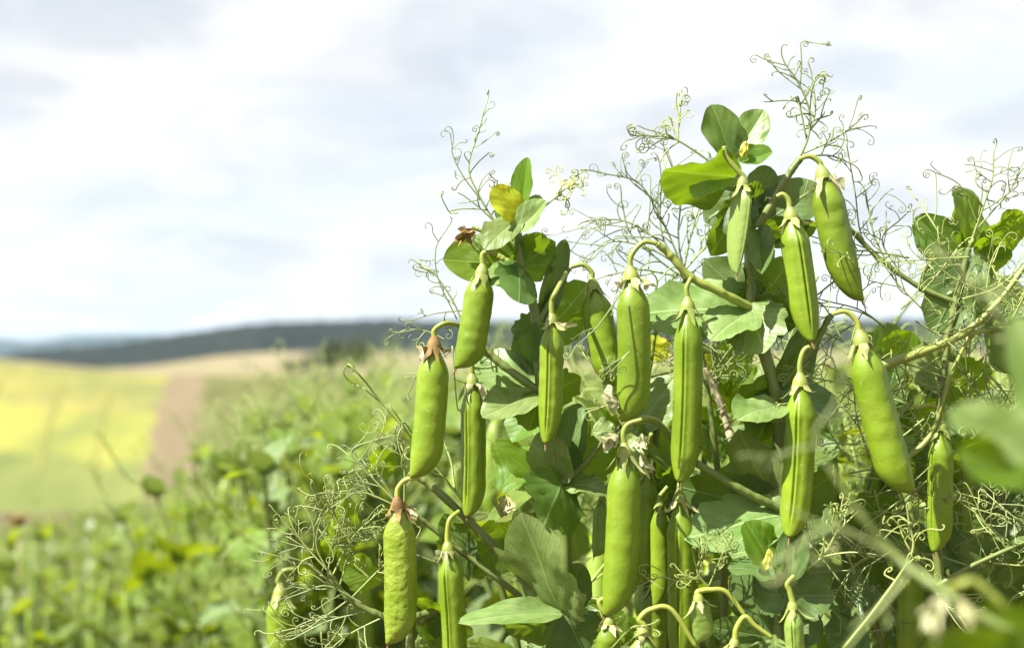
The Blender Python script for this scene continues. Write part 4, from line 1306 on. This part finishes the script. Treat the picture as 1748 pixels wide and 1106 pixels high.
# ------------------------------------------------------------------ the crop behind
def crop_plant(seed, H=0.62, full=True, low=False):
    """list of (part name, mesh builder, material) of a pea plant standing at the origin"""
    r = np.random.RandomState(seed)
    n = 9 if not low else 6
    lean = r.randn(2) * 0.07
    pts = []
    for i in range(n + 1):
        t = i / n
        pts.append((lean[0] * t * t + r.randn() * 0.006, lean[1] * t * t + r.randn() * 0.006, H * t))
    c = catmull(pts, 3 * n + 1)
    parts = []
    mb = MB(); tube(mb, c, 0.0035, 0.0018, 5 if not low else 3)
    parts.append(('stem', mb, M['stem']))
    first = 2 if not low else 1
    for k in range(first, n + 1):
        i = min(len(c) - 1, k * 3)
        p = c[i]
        az = k * 2.4 + r.rand()
        sc = (1.0 - 0.35 * max(0, (k - n + 2) / 2)) if k > n - 3 else 1.0
        for s in (0, 1, 2):
            a = az + s * 2.2 + r.randn() * 0.3
            ax = np.array([math.cos(a), math.sin(a), 0.55 + r.randn() * 0.6])
            nn = np.array([-math.cos(a) * 0.5 + r.randn() * 0.4, -math.sin(a) * 0.5 + r.randn() * 0.4, 0.9])
            mb = MB()
            L = (0.044 + 0.020 * r.rand()) * sc * (1.25 if low else 1)
            leaf_shape(mb, p, ax, nn, L, L * 0.78, 'stipule' if not low else 'leaf', fold=0.15, curl=0.2, wav=0.08, nu=6 if not low else 3, nv=4 if not low else 2, r=r)
            parts.append(('leaf', mb, M['crop_leaf'] if r.rand() < 0.68 else M['crop_blue']))
        if r.rand() < (0.95 if not low else 0.8):
            a = az + 1.3
            d = np.array([math.cos(a), math.sin(a), 0.9])
            q = [p, p + d * 0.03 + r.randn(3) * 0.004, p + d * 0.055 + np.array([0, 0, 0.012])]
            mb = MB()
            if not low:
                tendril_shape(mb, q, r, 7, 0.034, 0.0010, 0.0006, 0.0018, (0.4, 1.3), 0.5, 3, 0.8)
            else:
                for _ in range(3):
                    e = p + d * (0.04 + 0.03 * r.rand()) + r.randn(3) * 0.022
                    tube(mb, catmull([p, (p + e) / 2 + r.randn(3) * 0.008, e], 4), 0.0011, 0.0006, 3, cap=False)
            parts.append(('tendril', mb, M['crop_tendril']))
        if k > 3 and r.rand() < (0.34 if not low else 0.25):
            a = az + 0.6
            d = np.array([math.cos(a), math.sin(a), 0.0])
            top = p + d * (0.028 + 0.015 * r.rand()) + np.array([0, 0, 0.012])
            L = 0.065 + 0.025 * r.rand()
            mb = MB()
            b = top + np.array([r.randn() * 0.006, r.randn() * 0.006, -L])
            if not low:
                pod_shape(mb, top, b, (top + b) / 2, d, 0.0165, 0.8, 7, 0.04, nt=9, na=8, seam=0, r=r)
            else:
                cc = np.array([top, top * 0.8 + b * 0.2, top * 0.25 + b * 0.75, b])
                tube(mb, cc, 0, 0, 4, radii=[0.003, 0.0085, 0.0085, 0.002], cap=False)
            parts.append(('pod', mb, M['crop_pod']))
            mb = MB(); tube(mb, catmull([p, (p + top) / 2 + np.array([0, 0, 0.012]), top], 5), 0.0013, 0.0015, 4 if not low else 3, cap=False)
            parts.append(('pedicel', mb, M['stalk']))
    return parts


MATS = [M['crop_leaf'], M['crop_blue'], M['stem'], M['crop_tendril'], M['crop_pod'], M['stalk']]


def joined(parts, scale=1.0):
    mb = MB()
    for (nm, q, m) in parts:
        mi = MATS.index(m)
        for v in q.v: pass
        mb.v += q.v; mb.uv += q.uv
        mb.f += [tuple(i + mb.n for i in f) for f in q.f]
        mb.m += [mi] * len(q.f)
        mb.n += q.n
    return mb


PROTO = []
for s in range(6):
    ps = []
    ped = None
    for (nm, q, m) in crop_plant(900 + s):
        ps.append((nm, q.mesh(nm, m)))
    PROTO.append(ps)
PROTO_ONE = [joined(crop_plant(900 + s)).mesh('pea_plant', MATS) for s in range(6)]
LOW = [joined(crop_plant(950 + s, low=True)) for s in range(5)]


def crop_height(x, y):
    t = min(max((x / max(y, 0.3) + 0.31) / 0.20, 0), 1)
    t = t * t * (3 - 2 * t)
    fade = 1.0 / (1 + max(0, y - 2.5) * 0.25)
    return 0.69 + 0.36 * t * fade


spots = []
rr = np.random.RandomState(77)
for i in range(26):
    yy = rr.uniform(1.0, 1.12); x = yy * rr.uniform(0.10, 0.42)
    spots.append((x, yy, rr.rand(), rr.rand(), rr.rand()))
for i in range(70):
    yy = rr.uniform(1.55, 3.2); x = yy * rr.uniform(-0.19, -0.03)
    spots.append((x, yy, rr.rand(), rr.rand(), rr.rand()))
y = 1.06
while y < 27:
    dy = 0.18 if y < 6 else 0.18 + 0.02 * (y - 6)
    half = 0.40 * y + 0.35
    nrow = int(2 * half / (dy * 0.95))
    for i in range(nrow):
        x = -half + 2 * half * (i + rr.rand()) / nrow
        yy = y + (rr.rand() - 0.5) * dy
        if yy < 1.5 and x / yy < -0.07: continue
        if yy < 2.2 and x / yy < -0.17: continue
        spots.append((x, yy, rr.rand(), rr.rand(), rr.rand()))
    y += dy
# beside and behind the camera the field goes on
for i in range(420):
    x, yy = rr.uniform(-4, 4), rr.uniform(-3.5, 1.6)
    if abs(x) < 0.45 * max(yy, 0) + 0.55: continue
    spots.append((x, yy, rr.rand(), rr.rand(), rr.rand()))
side = np.random.RandomState(5)
for i in range(250):
    yy = 1.4 + 20 * side.rand() ** 1.5
    x = yy * side.uniform(0.40, 0.75) * (-1 if i % 3 else 1) + (-0.35 if i % 3 else 0.35)
    spots.append((x, yy, side.rand(), side.rand(), side.rand()))
spots.sort(key=lambda q: q[1])
# how large each plant shows: only those whose top comes into the picture
vis = []
for (x, y, a, b, c_) in spots:
    h = crop_height(x, y) * (0.84 + 0.32 * b)
    z = ground_h(x, y) + h
    if 0.9 < y < 7:
        # near the lens the crop is lodged: no plant stands above the line of the crop's edge
        px = W_PX / 2 + F_PX * x / y
        lim = float(np.interp(px, [-200, 0, 260, 340, 420, 600, 700, 1000, 1250, 1748], [960, 905, 875, 865, 770, 668, 645, 645, 630, 600])) + (70 if 400 < px < 780 else 130) * c_ ** 1.5
        zl = P(px, lim, y)[2] - (0.03 if y < 2.5 else 0)
        if z > zl: h = zl - ground_h(x, y); z = zl
        if h < 0.48: continue
    v = RM.T @ (np.array([x, y, z]) - CAM)
    py, px = 9999, -999
    if y > 0.5:
        py = H_PX / 2 - v[1] / -v[2] * F_PX
        px = W_PX / 2 + v[0] / -v[2] * F_PX
    vis.append((x, y, a, h, c_, px, py))
near = [q for q in vis if q[6] < 1150 and -60 < q[5] < 1810][:300]
nearset = set((q[0], q[1]) for q in near)
NP = 80
for i, (x, y, a, h, c_, px, py) in enumerate(near):
    z = ground_h(x, y) - 0.01
    k = int(a * 6) % 6
    rot = (rr.randn() * 0.06, rr.randn() * 0.06, c_ * 6.28)
    sc = h / 0.62
    if i < NP:
        e = bpy.data.objects.new('pea_plant', None)
        C.objects.link(e)
        last = None
        for (nm, me) in PROTO[k]:
            if nm == 'pedicel' and last is not None:
                link(nm, me, last)
            else:
                ob = link(nm, me, e)
                if nm == 'pod': last = ob
    else:
        e = link('pea_plant', PROTO_ONE[k])
    e.location = (x, y, z); e.rotation_euler = rot; e.scale = (sc ** 0.7, sc ** 0.7, sc)
    if px < 430:
        tag(e, 'out-of-focus pea plant in the low crop below the far yellow field', 'plant', 'pea plants of the low crop')
    elif px < 760:
        tag(e, 'out-of-focus upright pea plant in front of the far round tree and ridge', 'plant', 'upright pea plants of the crop')
    else:
        tag(e, 'out-of-focus pea plant half hidden behind the sharp pods and stems', 'plant', 'pea plants behind the sharp pods')

# the rest of the crop, which nobody could count
mb = MB()
Vs, Fs, Ms, base = [], [], [], 0
LV = [(np.concatenate(m.v), m.f, m.m) for m in LOW]
counts = 0
allv, allf, allm = [], [], []
for (x, y, a, h, c_, px, py) in vis:
    if (x, y) in nearset or (y > 2 and (px < -700 or px > 2400)): continue
    V, Fq, Mq = LV[int(a * 5) % 5]
    th = c_ * 6.28
    R = np.array([[math.cos(th), -math.sin(th), 0], [math.sin(th), math.cos(th), 0], [0, 0, 1]])
    W_ = (V @ R.T) * np.array([1, 1, h / 0.62]) + np.array([x, y, ground_h(x, y) - 0.01])
    allv.append(W_)
    allf.append((base, Fq)); allm.append(Mq)
    base += len(V)
    counts += 1
loops, starts, totals, mi = [], [], [], []
FL = [(np.array([i for f in m.f for i in f], dtype=np.int32), np.array([len(f) for f in m.f], dtype=np.int32)) for m in LOW]
fl_by = {id(m.f): q for m, q in zip(LOW, FL)}
for (b, Fq) in allf:
    li, ln = fl_by[id(Fq)]
    loops.append(li + b); totals.append(ln)
loops = np.concatenate(loops); totals = np.concatenate(totals)
starts = np.concatenate([[0], np.cumsum(totals)[:-1]]).astype(np.int32)
me = bpy.data.meshes.new('pea_crop')
V = np.concatenate(allv).astype(np.float32)
me.vertices.add(len(V)); me.vertices.foreach_set('co', V.ravel())
me.loops.add(len(loops)); me.loops.foreach_set('vertex_index', loops.astype(np.int32))
me.polygons.add(len(totals)); me.polygons.foreach_set('loop_start', starts)
me.polygons.foreach_set('material_index', np.concatenate([np.array(q, dtype=np.int32) for q in allm]))
me.polygons.foreach_set('use_smooth', np.ones(len(totals), dtype=bool))
for m in MATS: me.materials.append(m)
me.update(calc_edges=True); me.validate()
tag(link('pea_crop', me), 'mass of blurred pea plants filling the slope of the field', 'crop', kind='stuff')
print('crop plants', counts, 'polys', len(totals))

# ------------------------------------------------------------------ a dry flower head standing out of the crop
p0 = P(30, 892, 3.2)
g = np.array([p0[0] + 0.02, p0[1], ground_h(p0[0], p0[1]) - 0.01])
sh = Plant(g, 'single brown dry seed head standing above the blurred crop', name='dry_seed_head')
sh.e['category'] = 'plant'
mb = MB(); tube(mb, catmull([g, (g + p0) / 2 + np.array([0.01, 0, 0]), p0], 10), 0.0025, 0.0018, 6)
sh.part('stalk', mb, M['straw'])
mb = MB()
tube(mb, np.array([p0 + np.array([0, 0, z]) for z in (-0.012, -0.006, 0.004, 0.014, 0.02)]), 0, 0, 10, radii=[0.003, 0.013, 0.017, 0.013, 0.004])
for k in range(26):
    a = k * 2.4; d = np.array([math.cos(a), math.sin(a), 0.3 + 0.9 * rng.rand()])
    leaf_shape(mb, p0 + d * 0.010, d, np.cross(d, [0.3, 0.2, 1]), 0.014, 0.005, 'leaf', nu=4, nv=2)
sh.part('head', mb, M['calyx_brown'])
